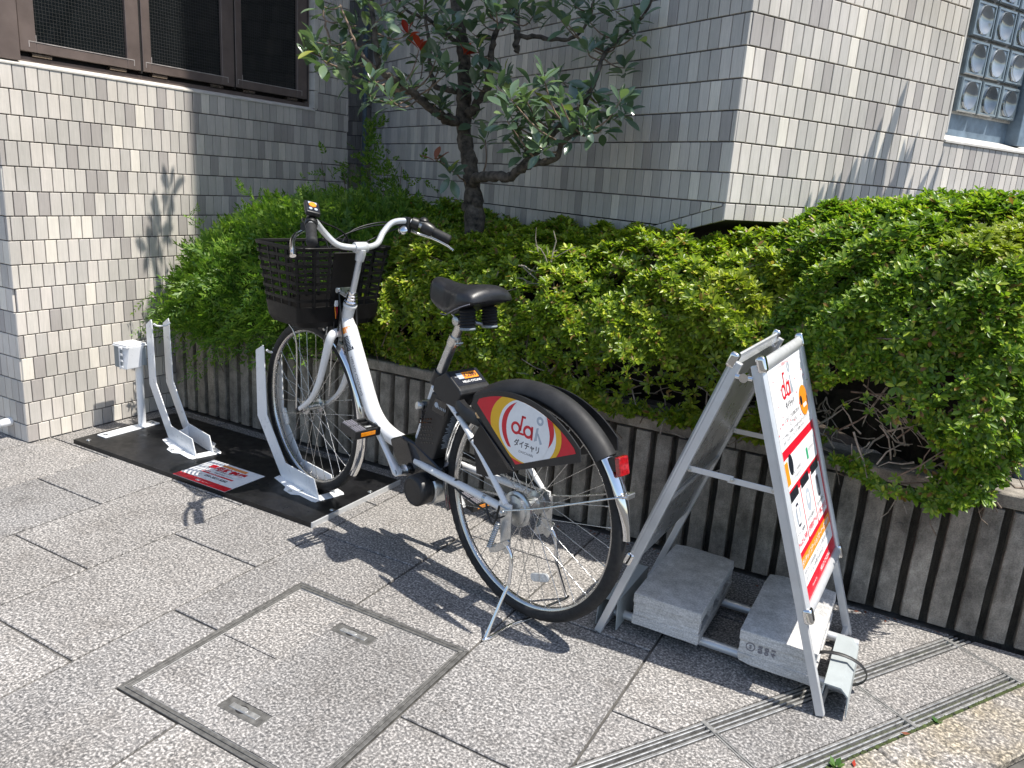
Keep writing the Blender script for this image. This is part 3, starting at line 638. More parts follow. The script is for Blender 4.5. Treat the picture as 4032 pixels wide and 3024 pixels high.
TREE = {
'trunk': [(-1.645, 2.659, 1.015), (-1.663, 2.673, 1.096), (-1.686, 2.687, 1.18), (-1.707, 2.696, 1.25), (-1.735, 2.702, 1.32), (-1.76, 2.716, 1.411), (-1.774, 2.736, 1.503), (-1.799, 2.772, 1.59), (-1.831, 2.799, 1.698), (-1.875, 2.819, 1.805), (-1.914, 2.845, 1.921), (-1.944, 2.872, 2.064)] ,
'b1': [(-1.756, 2.717, 1.408), (-1.772, 2.636, 1.399), (-1.787, 2.586, 1.418), (-1.812, 2.523, 1.447), (-1.83, 2.465, 1.482), (-1.859, 2.412, 1.514), (-1.885, 2.358, 1.538), (-1.902, 2.345, 1.604), (-1.912, 2.34, 1.682), (-1.932, 2.345, 1.774), (-1.952, 2.357, 1.849)] ,
'b1b': [(-1.885, 2.358, 1.538), (-1.939, 2.319, 1.581), (-1.971, 2.296, 1.639), (-1.991, 2.289, 1.693), (-2.026, 2.289, 1.754)] ,
'b1c': [(-1.83, 2.465, 1.482), (-1.904, 2.427, 1.49), (-2.007, 2.403, 1.512), (-2.107, 2.383, 1.548), (-2.175, 2.368, 1.579)] ,
'b1d': [(-2.107, 2.383, 1.548), (-2.136, 2.354, 1.659), (-2.159, 2.344, 1.746), (-2.192, 2.346, 1.81)] ,
'b2': [(-1.758, 2.719, 1.418), (-1.712, 2.705, 1.445), (-1.684, 2.709, 1.487), (-1.654, 2.712, 1.521), (-1.645, 2.711, 1.581), (-1.647, 2.719, 1.648), (-1.645, 2.728, 1.715), (-1.619, 2.734, 1.767), (-1.595, 2.753, 1.828), (-1.585, 2.782, 1.904)] ,
'b3': [(-1.687, 2.68, 1.159), (-1.61, 2.614, 1.193), (-1.505, 2.554, 1.2), (-1.416, 2.508, 1.2), (-1.372, 2.492, 1.224), (-1.322, 2.479, 1.245), (-1.255, 2.46, 1.26), (-1.199, 2.449, 1.28), (-1.188, 2.442, 1.315), (-1.143, 2.441, 1.346), (-1.093, 2.447, 1.357)] ,
'b3b': [(-1.372, 2.493, 1.227), (-1.326, 2.51, 1.278), (-1.291, 2.519, 1.323), (-1.246, 2.535, 1.375), (-1.201, 2.55, 1.426), (-1.171, 2.567, 1.464), (-1.158, 2.589, 1.515), (-1.152, 2.623, 1.579), (-1.156, 2.66, 1.633), (-1.151, 2.777, 1.701), (-1.078, 2.736, 1.745), (-1.026, 2.707, 1.79), (-1.009, 2.697, 1.844)] ,
'b4': [(-1.907, 2.842, 1.9), (-1.791, 2.851, 1.917), (-1.699, 2.871, 1.897), (-1.638, 2.865, 1.846), (-1.616, 2.843, 1.775), (-1.605, 2.835, 1.727), (-1.597, 2.823, 1.675)] ,
'b4b': [(-1.607, 2.837, 1.737), (-1.524, 2.845, 1.733), (-1.451, 2.858, 1.724), (-1.387, 2.871, 1.73), (-1.342, 2.883, 1.768), (-1.311, 2.869, 1.822), (-1.3, 2.861, 1.895)] ,
'b5': [(-1.786, 2.733, 1.516), (-1.832, 2.71, 1.52), (-1.892, 2.705, 1.533), (-1.926, 2.718, 1.597), (-1.949, 2.731, 1.682), (-1.971, 2.737, 1.779), (-1.98, 2.732, 1.859)] ,
'b6': [(-1.689, 2.676, 1.152), (-1.699, 2.622, 1.184), (-1.712, 2.567, 1.219), (-1.723, 2.52, 1.24)] ,
'b7': [(-1.831, 2.799, 1.698), (-1.856, 2.701, 1.728), (-1.883, 2.638, 1.763), (-1.93, 2.56, 1.782), (-1.956, 2.524, 1.826)] ,
}
WHORLS = [(-2.043, 2.187, 1.61, 'g'), (-1.974, 2.149, 1.543, 'g'), (-2.104, 2.207, 1.59, 'g'), (-2.11, 2.274, 1.589, 'g'), (-2.095, 2.37, 1.63, 'g'), (-2.039, 2.268, 1.55, 'g'), (-1.94, 2.234, 1.495, 'g'), (-1.848, 2.243, 1.443, 'g'), (-2.03, 2.385, 1.7, 'g'), (-2.021, 2.479, 1.686, 'g'), (-1.888, 2.399, 1.662, 'g'), (-1.898, 2.451, 1.758, 'g'), (-2.039, 2.209, 1.732, 'g'), (-2.076, 2.479, 1.796, 'g'), (-1.876, 2.537, 1.498, 'g'), (-1.791, 2.378, 1.497, 'g'), (-1.849, 2.553, 1.605, 'g'), (-1.852, 2.46, 1.678, 'r'), (-1.837, 2.511, 1.636, 'r'), (-1.767, 2.546, 1.577, 'g'), (-1.793, 2.549, 1.712, 'g'), (-1.827, 2.661, 1.701, 'g'), (-1.716, 2.638, 1.643, 'r'), (-1.649, 2.621, 1.652, 'g'), (-1.707, 2.73, 1.769, 'g'), (-1.793, 2.742, 1.814, 'g'), (-1.472, 2.444, 1.741, 'g'), (-1.495, 2.575, 1.733, 'g'), (-1.442, 2.541, 1.778, 'g'), (-1.428, 2.628, 1.759, 'g'), (-1.274, 2.583, 1.728, 'g'), (-1.256, 2.74, 1.757, 'g'), (-1.316, 2.717, 1.81, 'g'), (-1.249, 2.727, 1.815, 'g'), (-1.141, 2.696, 1.781, 'g'), (-1.041, 2.669, 1.754, 'g'), (-1.052, 2.679, 1.699, 'g'), (-1.188, 2.596, 1.64, 'g'), (-1.203, 2.759, 1.655, 'g'), (-1.119, 2.669, 1.675, 'g'), (-1.086, 2.693, 1.595, 'g'), (-1.279, 2.572, 1.542, 'g'), (-1.204, 2.316, 1.507, 'g'), (-1.332, 2.485, 1.501, 'g'), (-1.326, 2.327, 1.446, 'g'), (-1.33, 2.439, 1.43, 'g'), (-1.391, 2.406, 1.425, 'g'), (-1.146, 2.329, 1.443, 'g'), (-1.17, 2.505, 1.457, 'g'), (-1.135, 2.537, 1.508, 'g'), (-1.151, 2.647, 1.474, 'g'), (-1.008, 2.496, 1.47, 'g'), (-1.057, 2.663, 1.441, 'g'), (-1.084, 2.436, 1.377, 'g'), (-1.076, 2.523, 1.385, 'g'), (-1.141, 2.423, 1.345, 'g'), (-1.309, 2.596, 1.416, 'g'), (-1.267, 2.508, 1.36, 'g'), (-1.39, 2.645, 1.38, 'g'), (-1.379, 2.458, 1.364, 'g'), (-1.366, 2.47, 1.311, 'g'), (-1.34, 2.478, 1.294, 'g'), (-1.235, 2.385, 1.304, 'g'), (-1.589, 2.612, 1.332, 'g'), (-1.712, 2.721, 1.412, 'g'), (-1.745, 2.534, 1.466, 'g'), (-1.769, 2.572, 1.43, 'g'), (-1.666, 2.636, 1.531, 'g'), (-1.454, 2.455, 1.502, 'g'), (-1.474, 2.522, 1.554, 'g'), (-1.638, 2.651, 1.579, 'g'), (-1.699, 2.549, 1.209, 'g'), (-1.748, 2.518, 1.242, 'b'), (-1.779, 2.269, 1.434, 'g'), (-1.97, 2.558, 1.493, 'g'), (-1.695, 2.491, 1.55, 'g'), (-1.742, 2.495, 1.613, 'g'), (-1.828, 2.28, 1.703, 'g'), (-2.1, 2.374, 1.713, 'g'), (-1.895, 2.537, 1.731, 'g'), (-1.832, 2.518, 1.77, 'g'), (-1.72, 2.548, 1.728, 'g'), (-1.731, 2.706, 1.726, 'g'), (-1.339, 2.59, 1.784, 'g'), (-1.621, 2.61, 1.805, 'g'), (-1.865, 2.682, 1.817, 'g'), (-1.106, 2.421, 1.403, 'g'), (-1.19, 2.47, 1.406, 'g'), (-1.301, 2.442, 1.401, 'g'), (-1.322, 2.404, 1.467, 'g'), (-1.072, 2.568, 1.431, 'g'), (-1.318, 2.602, 1.491, 'g'), (-1.351, 2.355, 1.38, 'g'), (-1.89, 2.203, 1.551, 'g'), (-1.789, 2.179, 1.494, 'g'), (-1.87, 2.337, 1.59, 'g')]
# ================================================================ vegetation
def frames(Nr):
    Nr = Nr/np.linalg.norm(Nr, axis=1, keepdims=True); ref = np.where(np.abs(Nr[:, 2:3]) < .9, np.array([[0, 0, 1.]]), np.array([[1., 0, 0]]))
    X = np.cross(Nr, ref); X /= np.linalg.norm(X, axis=1, keepdims=True); return Nr, X, np.cross(Nr, X)
def rosettes(Cn, Nr, L, nleaf=7, w=.17, el=(20, 65), rng=RNG, droop=.12):
    Nr, X, Y = frames(np.asarray(Nr, float)); n = len(Cn); Vs, Fs = [], []
    ph = rng.uniform(0, 6.28, n); Ls = L*rng.uniform(.55, 1.35, n)
    for i in range(nleaf):
        a = ph + 2.39996*i + rng.normal(0, .2, n); e = np.radians(rng.uniform(el[0], el[1], n)); l = (Ls*rng.uniform(.75, 1.15, n))[:, None]
        rd = X*np.cos(a)[:, None] + Y*np.sin(a)[:, None]; d = rd*np.cos(e)[:, None] + Nr*np.sin(e)[:, None]; s = np.cross(d, Nr); s /= np.linalg.norm(s, axis=1, keepdims=True); up = np.cross(s, d)
        b = Cn + d*l*.06; t = Cn + d*l - up*l*droop; m1 = Cn + d*l*.40 + s*l*w*.85 + up*l*.05; m2 = Cn + d*l*.40 - s*l*w*.85 + up*l*.05; m3 = Cn + d*l*.74 + s*l*w*.92 + up*l*(.05-droop*.5); m4 = Cn + d*l*.74 - s*l*w*.92 + up*l*(.05-droop*.5)
        Vs.append(np.stack([b, m1, m3, t, m4, m2], 1))
    V = np.concatenate(Vs).reshape(-1, 3); k = np.arange(len(V)//6)*6; F = np.concatenate([np.stack([k, k+1, k+2, k+3], 1), np.stack([k, k+3, k+4, k+5], 1)])
    return V, F
def vnoise(P, seed, sc):
    """cheap smooth noise from summed sines"""
    r = np.random.default_rng(seed); o = np.zeros(len(P))
    for i in range(6):
        k_ = r.normal(size=3)*sc*(1+.45*i); o += np.sin(P @ k_ + r.uniform(0, 6.28))/(1+.35*i)
    return o/2.6
def shell(n, fx, seed):
    """sample points/normals on a hedge whose section is front face + rounded shoulder + top"""
    r = np.random.default_rng(seed); x0, x1 = fx['x']; x = r.uniform(x0, x1, n)
    top = np.interp(x, fx['tx'], fx['tz']); bot = np.interp(x, fx['bx'], fx['bz']); fr = np.interp(x, fx['fx'], fx['fy']); back = fx['back'](x)
    h = top-bot; wdt = back-fr; rad_ = fx.get('sh', .36); L1 = h-rad_; L2 = 1.57*rad_; L3 = np.maximum(wdt-rad_, .02)*fx.get('topdens', .55)
    t = r.uniform(0, 1, n)*(L1+L2+L3); y = np.empty(n); z = np.empty(n); ny = np.empty(n); nz = np.empty(n)
    A = t < L1; B = (~A) & (t < L1+L2); Cc = ~(A | B)
    y[A] = fr[A]; z[A] = bot[A]+t[A]; ny[A] = -1; nz[A] = .15
    a = (t[B]-L1[B])/rad_; y[B] = fr[B]+rad_*(1-np.cos(a)); z[B] = top[B]-rad_+rad_*np.sin(a); ny[B] = -np.cos(a); nz[B] = np.sin(a)+.1
    u_ = (t[Cc]-L1[Cc]-L2)/fx.get('topdens', .55); y[Cc] = fr[Cc]+rad_+u_; z[Cc] = top[Cc]+fx.get('rise', 0)*u_; ny[Cc] = -.1; nz[Cc] = 1
    P = np.stack([x, y, z], 1); Nn = np.stack([np.zeros(n), ny, nz], 1)
    # undercut near the bottom of the front face
    lowf = np.clip(1-(z-bot)/.18, 0, 1)*A; P[:, 1] += lowf*fx.get('tuck', .06)
    lump = vnoise(P, seed+1, 9)*.045 + vnoise(P, seed+2, 26)*.028; P += Nn/np.linalg.norm(Nn, axis=1, keepdims=True)*lump[:, None]
    for e, s_ in (('endl', -1), ('endr', 1)):
        if e in fx:
            xe = fx[e]; dd = np.clip(1-np.abs(P[:, 0]-xe)/.16, 0, 1); P[:, 1] += dd**2*.12; P[:, 2] -= dd**2*.10*(z-bot)/h; Nn[:, 0] += s_*dd*1.4
    return P, Nn, lump
def twigs(n, P, seed, rr=(.0012, .0028), L=(.06, .16)):
    r = random.Random(seed); g = G(); idx = [r.randrange(len(P)) for _ in range(n)]
    for i in idx:
        p = Vector(P[i]); d = Vector((r.gauss(0, .6), r.uniform(-.9, .1), r.uniform(.0, 1))).normalized(); l = r.uniform(*L); a = p-d*l*.9+Vector((0, .03, -.02)); m = (a+p)/2+Vector((r.gauss(0, .012), r.gauss(0, .012), r.gauss(0, .012))); q = r.uniform(*rr)
        g.tube([a, m, p], [q*1.3, q, q*.6], 4, caps=False)
    return g
def hedge(name, label, fx, nros, L, mat, seed, holes, coremat='core', nleaf=9, ntw=260, cat='hedge'):
    root = thing(name, label, cat, (sum(fx['x'])/2, 2.6, .40))
    P, Nn, lump = shell(int(nros*1.25), fx, seed); r = np.random.default_rng(seed+5)
    hole = vnoise(P, seed+9, 11); keep = np.ones(len(P), bool)
    for (hx, hz, rx, rz, f) in holes:
        d = ((P[:, 0]-hx)/rx)**2+((P[:, 2]-hz)/rz)**2; keep &= ~((d < 1+.5*hole) & (r.uniform(size=len(P)) < f) & (Nn[:, 1] < -.3))
    keep &= ~((hole < -.55) & (r.uniform(size=len(P)) < .7)); P, Nn = P[keep][:nros], Nn[keep][:nros]
    inn = np.abs(r.normal(0, .030, len(P)))[:, None]; Nu = Nn/np.linalg.norm(Nn, axis=1, keepdims=True); Q = P-Nu*inn
    Nj = Nu*.9 + r.normal(0, .40, P.shape) + np.array([[0, 0, .62]])
    V, F = rosettes(Q, Nj, L, nleaf, .18, (4, 52), r); npmesh('foliage', V, F, mat, root, kind='stuff')
    twigs(ntw, P - Nu*.02, seed).build('twigs', 'deadtwig', root, 60, kind='stuff')
    if holes:
        rr_ = random.Random(seed); g = G()
        for (hx, hz, rx, rz, f) in holes:
            if f < .7: continue
            for _ in range(int(34*f)):
                p = Vector((hx+rr_.gauss(0, rx*.6), float(np.interp(hx, fx['fx'], fx['fy']))+rr_.uniform(.05, .17), hz+rr_.gauss(0, rz*.7))); d = Vector((rr_.gauss(0, .7), rr_.gauss(-.25, .3), rr_.gauss(.2, .6))).normalized(); L_ = rr_.uniform(.05, .14); q = [p]
                for k_ in range(3): d = (d+Vector((rr_.gauss(0, .35), rr_.gauss(0, .3), rr_.gauss(0, .35)))).normalized(); q.append(q[-1]+d*L_/3)
                w_ = rr_.uniform(.0012, .0034); g.tube(q, [w_, w_*.85, w_*.65, w_*.4], 5, caps=False)
        g.build('bare_twigs', 'paletwig', root, 60, kind='stuff')
    # added solid core; its near-black colour stands in for shade inside the bush
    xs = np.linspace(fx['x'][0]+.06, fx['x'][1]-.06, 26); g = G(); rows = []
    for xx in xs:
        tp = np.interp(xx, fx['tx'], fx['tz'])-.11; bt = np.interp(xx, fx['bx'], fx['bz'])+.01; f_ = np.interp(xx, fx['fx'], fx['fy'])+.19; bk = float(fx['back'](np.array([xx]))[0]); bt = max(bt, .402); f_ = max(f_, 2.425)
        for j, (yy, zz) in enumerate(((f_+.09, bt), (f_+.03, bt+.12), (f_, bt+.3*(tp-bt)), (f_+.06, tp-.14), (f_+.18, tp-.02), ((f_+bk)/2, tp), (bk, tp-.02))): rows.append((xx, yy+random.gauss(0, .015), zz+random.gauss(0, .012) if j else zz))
    n = 7; g.add(rows, [(i*n+j, i*n+j+1, (i+1)*n+j+1, (i+1)*n+j) for i in range(len(xs)-1) for j in range(n-1)] + [tuple(range(n)), tuple((len(xs)-1)*n+j for j in range(n))[::-1]]); g.build('shade_core', coremat, root, 0)
    return root
def backwall(x): return np.minimum(2.55+(x+.637)*(-.5656)-.03, 3.35)
fxA = dict(x=(-2.12, -.28), tx=[-2.12, -1.9, -1.6, -1.3, -1.0, -.7, -.5, -.28], tz=[.90, .93, .985, 1.0, 1.02, 1.035, 1.07, 1.13], bx=[-2.12, -.28], bz=[.46, .46], fx=[-2.12, -1.7, -1.2, -.7, -.28], fy=[2.34, 2.31, 2.28, 2.26, 2.27], back=lambda x: np.clip(backwall(x), 2.60, 3.2), topdens=.75, rise=.03, tuck=.10)
hedge('azalea_hedge', 'long clipped azalea hedge with yellow-green tips behind the bicycle', fxA, 14500, .0238, 'azalea', 21, [(-1.22, .86, .13, .07, .75), (-.95, .88, .14, .07, .6), (-.78, .58, .20, .09, .9), (-1.10, .62, .14, .08, .75), (-1.6, .60, .15, .10, .6), (-.50, .64, .12, .14, .85)], ntw=700)
fxB = dict(x=(-.62, .315), tx=[-.62, -.50, -.38, -.26, -.12, .05, .315], tz=[1.03, 1.07, 1.12, 1.165, 1.20, 1.215, 1.20], bx=[-.62, -.2, -.05, .1, .22, .315], bz=[.66, .50, .44, .42, .46, .60], fx=[-.62, -.5, -.35, -.2, .1, .315], fy=[2.42, 2.34, 2.26, 2.20, 2.18, 2.22], back=lambda x: np.clip(2.9+0*x, 2.4, 3.0), topdens=.5, endr=.315, tuck=.05)
hedge('azalea_hedge', 'taller rounded green azalea bush with bare twigs behind the folding sign', fxB, 13500, .0225, 'azalea2', 33, [(-.27, .60, .14, .12, .93), (-.10, .64, .17, .13, .95), (.00, .56, .11, .10, .97), (.08, .74, .08, .07, .6), (-.42, .66, .10, .12, .8), (-.02, .86, .10, .05, .5)], ntw=620)
fxC = dict(x=(-2.75, -1.25), tx=[-2.75, -2.4, -2.0, -1.6, -1.25], tz=[.98, 1.03, 1.035, 1.02, 1.0], bx=[-2.75, -1.25], bz=[.5, .5], fx=[-2.75, -1.25], fy=[2.70, 2.62], back=lambda x: np.clip(backwall(x), 2.75, 3.5), topdens=.8, tuck=.02)
hedge('azalea_hedge', 'shaded dark green azalea hedge around the foot of the tree', fxC, 5200, .027, 'azalea2', 45, [], ntw=80)

# feathery bush at the left end
def fronds(Cn, Dr, L, npair, rng, lw=.16):
    D, X, Y = frames(np.asarray(Dr, float)); n = len(Cn); l = (L*rng.uniform(.6, 1.25, n))[:, None]; Vs = []
    roll = rng.uniform(0, 6.28, n); S = X*np.cos(roll)[:, None]+Y*np.sin(roll)[:, None]; U = np.cross(S, D); g_ = np.array([[0, 0, -1.]])
    for i in range(npair):
        t = (i+1)/(npair+.3); c = Cn + D*l*t + g_*l*(t*t*.28)
        ll = l*.36*(1-.55*t)*rng.uniform(.8, 1.2, (n, 1))
        for sgn in (-1, 1):
            d = D*.75+S*sgn*.75+U*.12+rng.normal(0, .14, (n, 3)); d /= np.linalg.norm(d, axis=1, keepdims=True); w = np.cross(d, U); w /= np.linalg.norm(w, axis=1, keepdims=True)
            Vs.append(np.stack([c, c+d*ll*.5+w*ll*lw, c+d*ll+g_*ll*.1, c+d*ll*.5-w*ll*lw], 1))
    d = D; w = S; c = Cn+D*l*.86+g_*l*.22; ll = l*.32; Vs.append(np.stack([c, c+d*ll*.5+w*ll*lw, c+d*ll, c+d*ll*.5-w*ll*lw], 1))
    V = np.concatenate(Vs).reshape(-1, 3); k = np.arange(len(V)//4)*4; return V, np.concatenate([np.stack([k, k+1, k+2], 1), np.stack([k, k+2, k+3], 1)])
FB = thing('feathery_bush', 'feathery bright green bush spilling over the planter by the left wall', 'bush', (-2.6, 2.6, .40))
fxF = dict(x=(-3.14, -1.98), tx=[-3.14, -3.0, -2.8, -2.55, -2.3, -1.98], tz=[.70, .84, .93, 1.0, .98, .92], bx=[-3.14, -2.9, -2.6, -2.3, -1.98], bz=[.46, .42, .40, .44, .48], fx=[-3.14, -2.8, -2.4, -1.98], fy=[2.36, 2.27, 2.25, 2.30], back=lambda x: 3.1+0*x, topdens=.9, rise=.08, tuck=.03)
P, Nn, lump = shell(5600, fxF, 77); rF = np.random.default_rng(78); Nu = Nn/np.linalg.norm(Nn, axis=1, keepdims=True); hl = vnoise(P, 91, 10); kp = ~((hl < -.55) & (rF.uniform(size=len(P)) < .65)); P, Nu = P[kp], Nu[kp]
V, F = fronds(P-Nu*np.abs(rF.normal(.03, .05, len(P)))[:, None], Nu*.8+rF.normal(0, .55, P.shape)+np.array([[0, 0, .25]]), .105, 6, rF); npmesh('foliage', V, F, 'fern', FB, kind='stuff')
# trailing sprays that hang over the planter face and reach up the wall
tr = []; td = []
for (sx, sz, ex_, ez, n) in ((-2.93, .50, -2.86, .27, 16), (-2.86, .32, -2.78, .26, 10), (-2.72, .46, -2.62, .33, 14), (-3.10, .62, -3.12, .40, 16), (-2.45, .50, -2.38, .40, 12), (-3.02, .55, -2.99, .42, 12), (-2.62, 1.0, -2.66, 1.10, 10), (-2.35, 1.0, -2.33, 1.10, 8), (-2.95, .86, -3.0, .97, 8), (-2.15, .98, -2.1, 1.10, 14), (-2.2, 1.0, -2.3, 1.12, 12)):
    for i in range(n):
        t = i/n; tr.append((sx+(ex_-sx)*t+rF.normal(0, .02), (2.30 if sz < .8 else 2.42)+rF.normal(0, .03), sz+(ez-sz)*t+rF.normal(0, .015))); td.append((rF.normal(0, .6), -.5+rF.normal(0, .4), (-.4 if sz < .8 else .7)+rF.normal(0, .3)))
V, F = fronds(np.array(tr), np.array(td), .07, 5, rF); npmesh('hanging_sprays', V, F, 'fern', FB, kind='stuff')
twigs(260, P-Nu*.03, 79, (.0012, .0022), (.08, .2)).build('twigs', 'deadtwig', FB, 60, kind='stuff')
g = G(); g.add([(-3.12, 2.50, .402), (-2.0, 2.44, .402), (-2.0, 2.46, .84), (-2.5, 2.42, .86), (-3.10, 2.52, .62), (-3.10, 3.1, .66), (-2.5, 3.1, .94), (-2.0, 3.1, .92)], [(0, 1, 2, 3, 4), (4, 3, 6, 5), (3, 2, 7, 6)]); g.build('shade_core', 'soil', FB, 0)  # added solid dark core in place of the shaded inside of the bush
# taller wild plant in the corner behind
WP = thing('wild_plant', 'tall pale weedy plant growing up the corner behind the hedge', 'plant', (-2.85, 3.5, .40)); rW = np.random.default_rng(5); tr = []; td = []
for i in range(150): t = rW.uniform(); tr.append((-2.72+rW.normal(0, .17)*(1-.5*t), 3.38+rW.normal(0, .10), 1.0+.30*t*rW.uniform(.5, 1))); td.append((rW.normal(0, .6), -.5+rW.normal(0, .4), .6+rW.normal(0, .3)))
for i in range(40): tr.append((-2.90+rW.normal(0, .02), 3.55+rW.normal(0, .02), 1.22+.22*rW.uniform())); td.append((rW.normal(0, .5), rW.normal(0, .5), 1.2))
V, F = fronds(np.array(tr), np.array(td), .085, 5, rW, .24); npmesh('foliage', V, F, 'fern', WP, kind='stuff')
g = G()
for i in range(12): x = -2.8+rW.normal(0, .12); g.tube([(x, 3.45, .40), (x+.02, 3.42, .8), (x+rW.normal(0, .05), 3.40, 1.22)], [.004, .003, .0015], 5)
g.build('stalks', 'twig', WP)

# ---------------------------------------------------------------- small tree
TR = thing('small_tree', 'small broad-leaved evergreen tree with a dark crooked trunk rising from the hedge', 'tree', (-1.635, 2.649, .40))
tk = [(-1.635, 2.649, .40), (-1.645, 2.659, .75)] + [p for p in TREE['trunk']]
rt_ = [.056, .044, .040, .038, .032, .031, .030, .030, .029, .028, .026, .024, .022, .020]
path = smoothpath(tk, 5); rl = list(np.interp(np.linspace(0, len(tk)-1, len(path)), range(len(tk)), rt_)); rl = [q*(1+.10*math.sin(i*1.3)+.05*math.sin(i*3.1)) for i, q in enumerate(rl)]
g = G(); g.tube(path, rl, 14); trunk = g.build('trunk', 'bark', TR, 60)
for (p, r_) in [(Vector(p_)+Vector(o_), r_) for p_, o_, r_ in ((TREE['trunk'][1], (.03, -.02, 0), .024), (TREE['trunk'][1], (-.022, -.018, -.02), .022), (TREE['trunk'][2], (.028, -.02, 0), .020), (TREE['b1'][1], (0, 0, .01), .019), (TREE['trunk'][6], (.02, -.015, 0), .022))]:
    g = G(); g.lathe(Vector(p)-Vector((0, 0, r_)), (0, 0, 1), [(r_*.2, 0), (r_*.8, r_*.35), (r_, r_), (r_*.8, r_*1.65), (r_*.25, r_*2)], 10); g.build('knot', 'bark', trunk, 60)
BRAD = dict(b1=(.021, .006), b1b=(.007, .003), b1c=(.008, .003), b1d=(.005, .0025), b2=(.020, .006), b3=(.022, .006), b3b=(.014, .004), b4=(.018, .012), b4b=(.010, .004), b5=(.013, .005), b6=(.004, .002), b7=(.010, .004))
nodes = []
for nm, (ra, rb2) in BRAD.items():
    pts = smoothpath(TREE[nm], 5); n = len(pts); pts = [p+Vector((random.gauss(0, .002), random.gauss(0, .002), random.gauss(0, .002))) for p in pts]
    rr = [(ra+(rb2-ra)*i/(n-1))*(1+.12*math.sin(i*2.1)) for i in range(n)]; g = G(); g.tube(pts, rr, 9); g.build('branch', 'bark' if ra > .009 else 'twig', TR, 60)
    nodes += [p for p in pts[3:]]
nodes += [Vector(p) for p in TREE['trunk'][6:]]
WH = [(Vector(w[:3]), w[3]) for w in WHORLS]; rT = random.Random(17)
for i in range(62):                              # the crown goes on above the picture
    a = rT.uniform(0, 6.28); rr = rT.uniform(.15, .62); p = Vector((-1.86+rr*math.cos(a)*1.1, 2.56+rr*math.sin(a)*.55, rT.uniform(2.02, 2.65)))
    if (p-RC).dot(BR) < -.08 and p.x > -2.9: WH.append((p, 'g'))
for nm, p0, p1 in (('c1', TREE['trunk'][-1], (-1.90, 2.65, 2.6)), ('c2', TREE['b2'][-1], (-1.5, 2.55, 2.4)), ('c3', TREE['b1'][-1], (-2.1, 2.4, 2.4))):
    q = smoothpath([p0, Vector(p0).lerp(Vector(p1), .5)+Vector((.04, 0, 0)), p1], 4); g = G(); g.tube(q, [.014-.009*i/(len(q)-1) for i in range(len(q))], 7); g.build('branch', 'bark', TR, 60); nodes += q
tw = G()
for w, kind_ in WH:
    nb = min(nodes, key=lambda q: (q-w).length+ (.25 if q.z > w.z+.03 else 0)); 
    if (nb-w).length < .02: continue
    mid = nb.lerp(w, .55)+Vector((rT.gauss(0, .008), rT.gauss(0, .008), -.12*(nb-w).length)); tw.tube(smoothpath([nb, mid, w], 4), [.0036, .0034, .0032, .003, .0028, .0026, .0024, .0022, .002], 6, caps=False)
tw.build('twigs', 'twig', TR, 60, kind='stuff')
def broadleaf(l, w, curl, seed):
    r = random.Random(seed); n = 7; vs = []; fs = []
    for i in range(n+1):
        t = i/n; x = .10*l+.90*l*t; hw = w*l*(math.sin(math.pi*min(1, t**1.25*.97+.03))**.80)*(1 if 0 < i < n else .05); z = -curl*l*t*t+.02*l*math.sin(t*5+seed)
        vs += [(x, -hw, z+hw*.30), (x, 0, z), (x, hw, z+hw*.30)]
    for i in range(n): a = i*3; fs += [(a, a+3, a+4, a+1), (a+1, a+4, a+5, a+2)]
    o = len(vs); vs += [(0, -.0008, 0), (0, .0008, 0), (.10*l, .0008, .0), (.10*l, -.0008, .0)]; fs.append((o, o+1, o+2, o+3))
    return vs, fs
LV = [broadleaf(1, .175+.02*(s_ % 3), .05+.09*(s_ % 4), s_) for s_ in range(6)]
lmesh = {}
def leaf_me(k_, mat):
    if (k_, mat) not in lmesh:
        me = bpy.data.meshes.new('leaf'); me.from_pydata(LV[k_][0], [], LV[k_][1]); me.materials.append(MT[mat]); me.polygons.foreach_set('use_smooth', [True]*len(me.polygons)); lmesh[(k_, mat)] = me
    return lmesh[(k_, mat)]
leaves = []
for w, kd in WH:
    ax = Vector((rT.gauss(0, .28), rT.gauss(-.25, .28), 1)).normalized(); nlf = rT.randint(8, 11) if kd == 'g' else 4
    X_ = ax.cross(Vector((.3, 1, .1))).normalized(); Y_ = ax.cross(X_); ph = rT.uniform(0, 6.28)
    for i in range(nlf):
        a = ph+2.39996*i+rT.gauss(0, .15); e = rad(rT.uniform(-25, 55)) if i > 2 else rad(rT.uniform(35, 80)); d = (X_*math.cos(a)+Y_*math.sin(a))*math.cos(e)+ax*math.sin(e); s_ = d.cross(ax)
        if s_.length < .05: continue
        s_.normalize(); s_ = (s_*math.cos(.3*rT.gauss(0, 1))+d.cross(s_)*math.sin(.3*rT.gauss(0, 1))).normalized(); up = s_.cross(d)*-1
        if up.z < 0: up = -up; s_ = -s_
        l = rT.uniform(.052, .090)*(1 if kd != 'r' else .8); m = {'g': 'leaf', 'r': 'leaf_red', 'b': 'leaf_brown'}[kd]
        base_ = w - ax*.010*(i/3); M4 = Matrix((d, up.cross(d), up)).transposed().to_4x4(); M4 = M4 @ Matrix.Scale(l, 4); M4.translation = base_
        leaves.append((depth_of(w)/l if inframe(w, 30) else 999, rT.randrange(6), m, M4))
leaves.sort(key=lambda t: t[0])
cg = {'leaf': G(), 'leaf_red': G(), 'leaf_brown': G()}
for i, (d, k_, m, M4) in enumerate(leaves):
    if i >= 300 or d > 900: cg[m].add([M4 @ Vector(v) for v in LV[k_][0]], LV[k_][1])
crown = cg['leaf'].build('crown', 'leaf', TR, 60, kind='stuff')
for m in ('leaf_red', 'leaf_brown'):
    if cg[m].v: cg[m].build('young_leaves', m, TR, 60, kind='stuff')
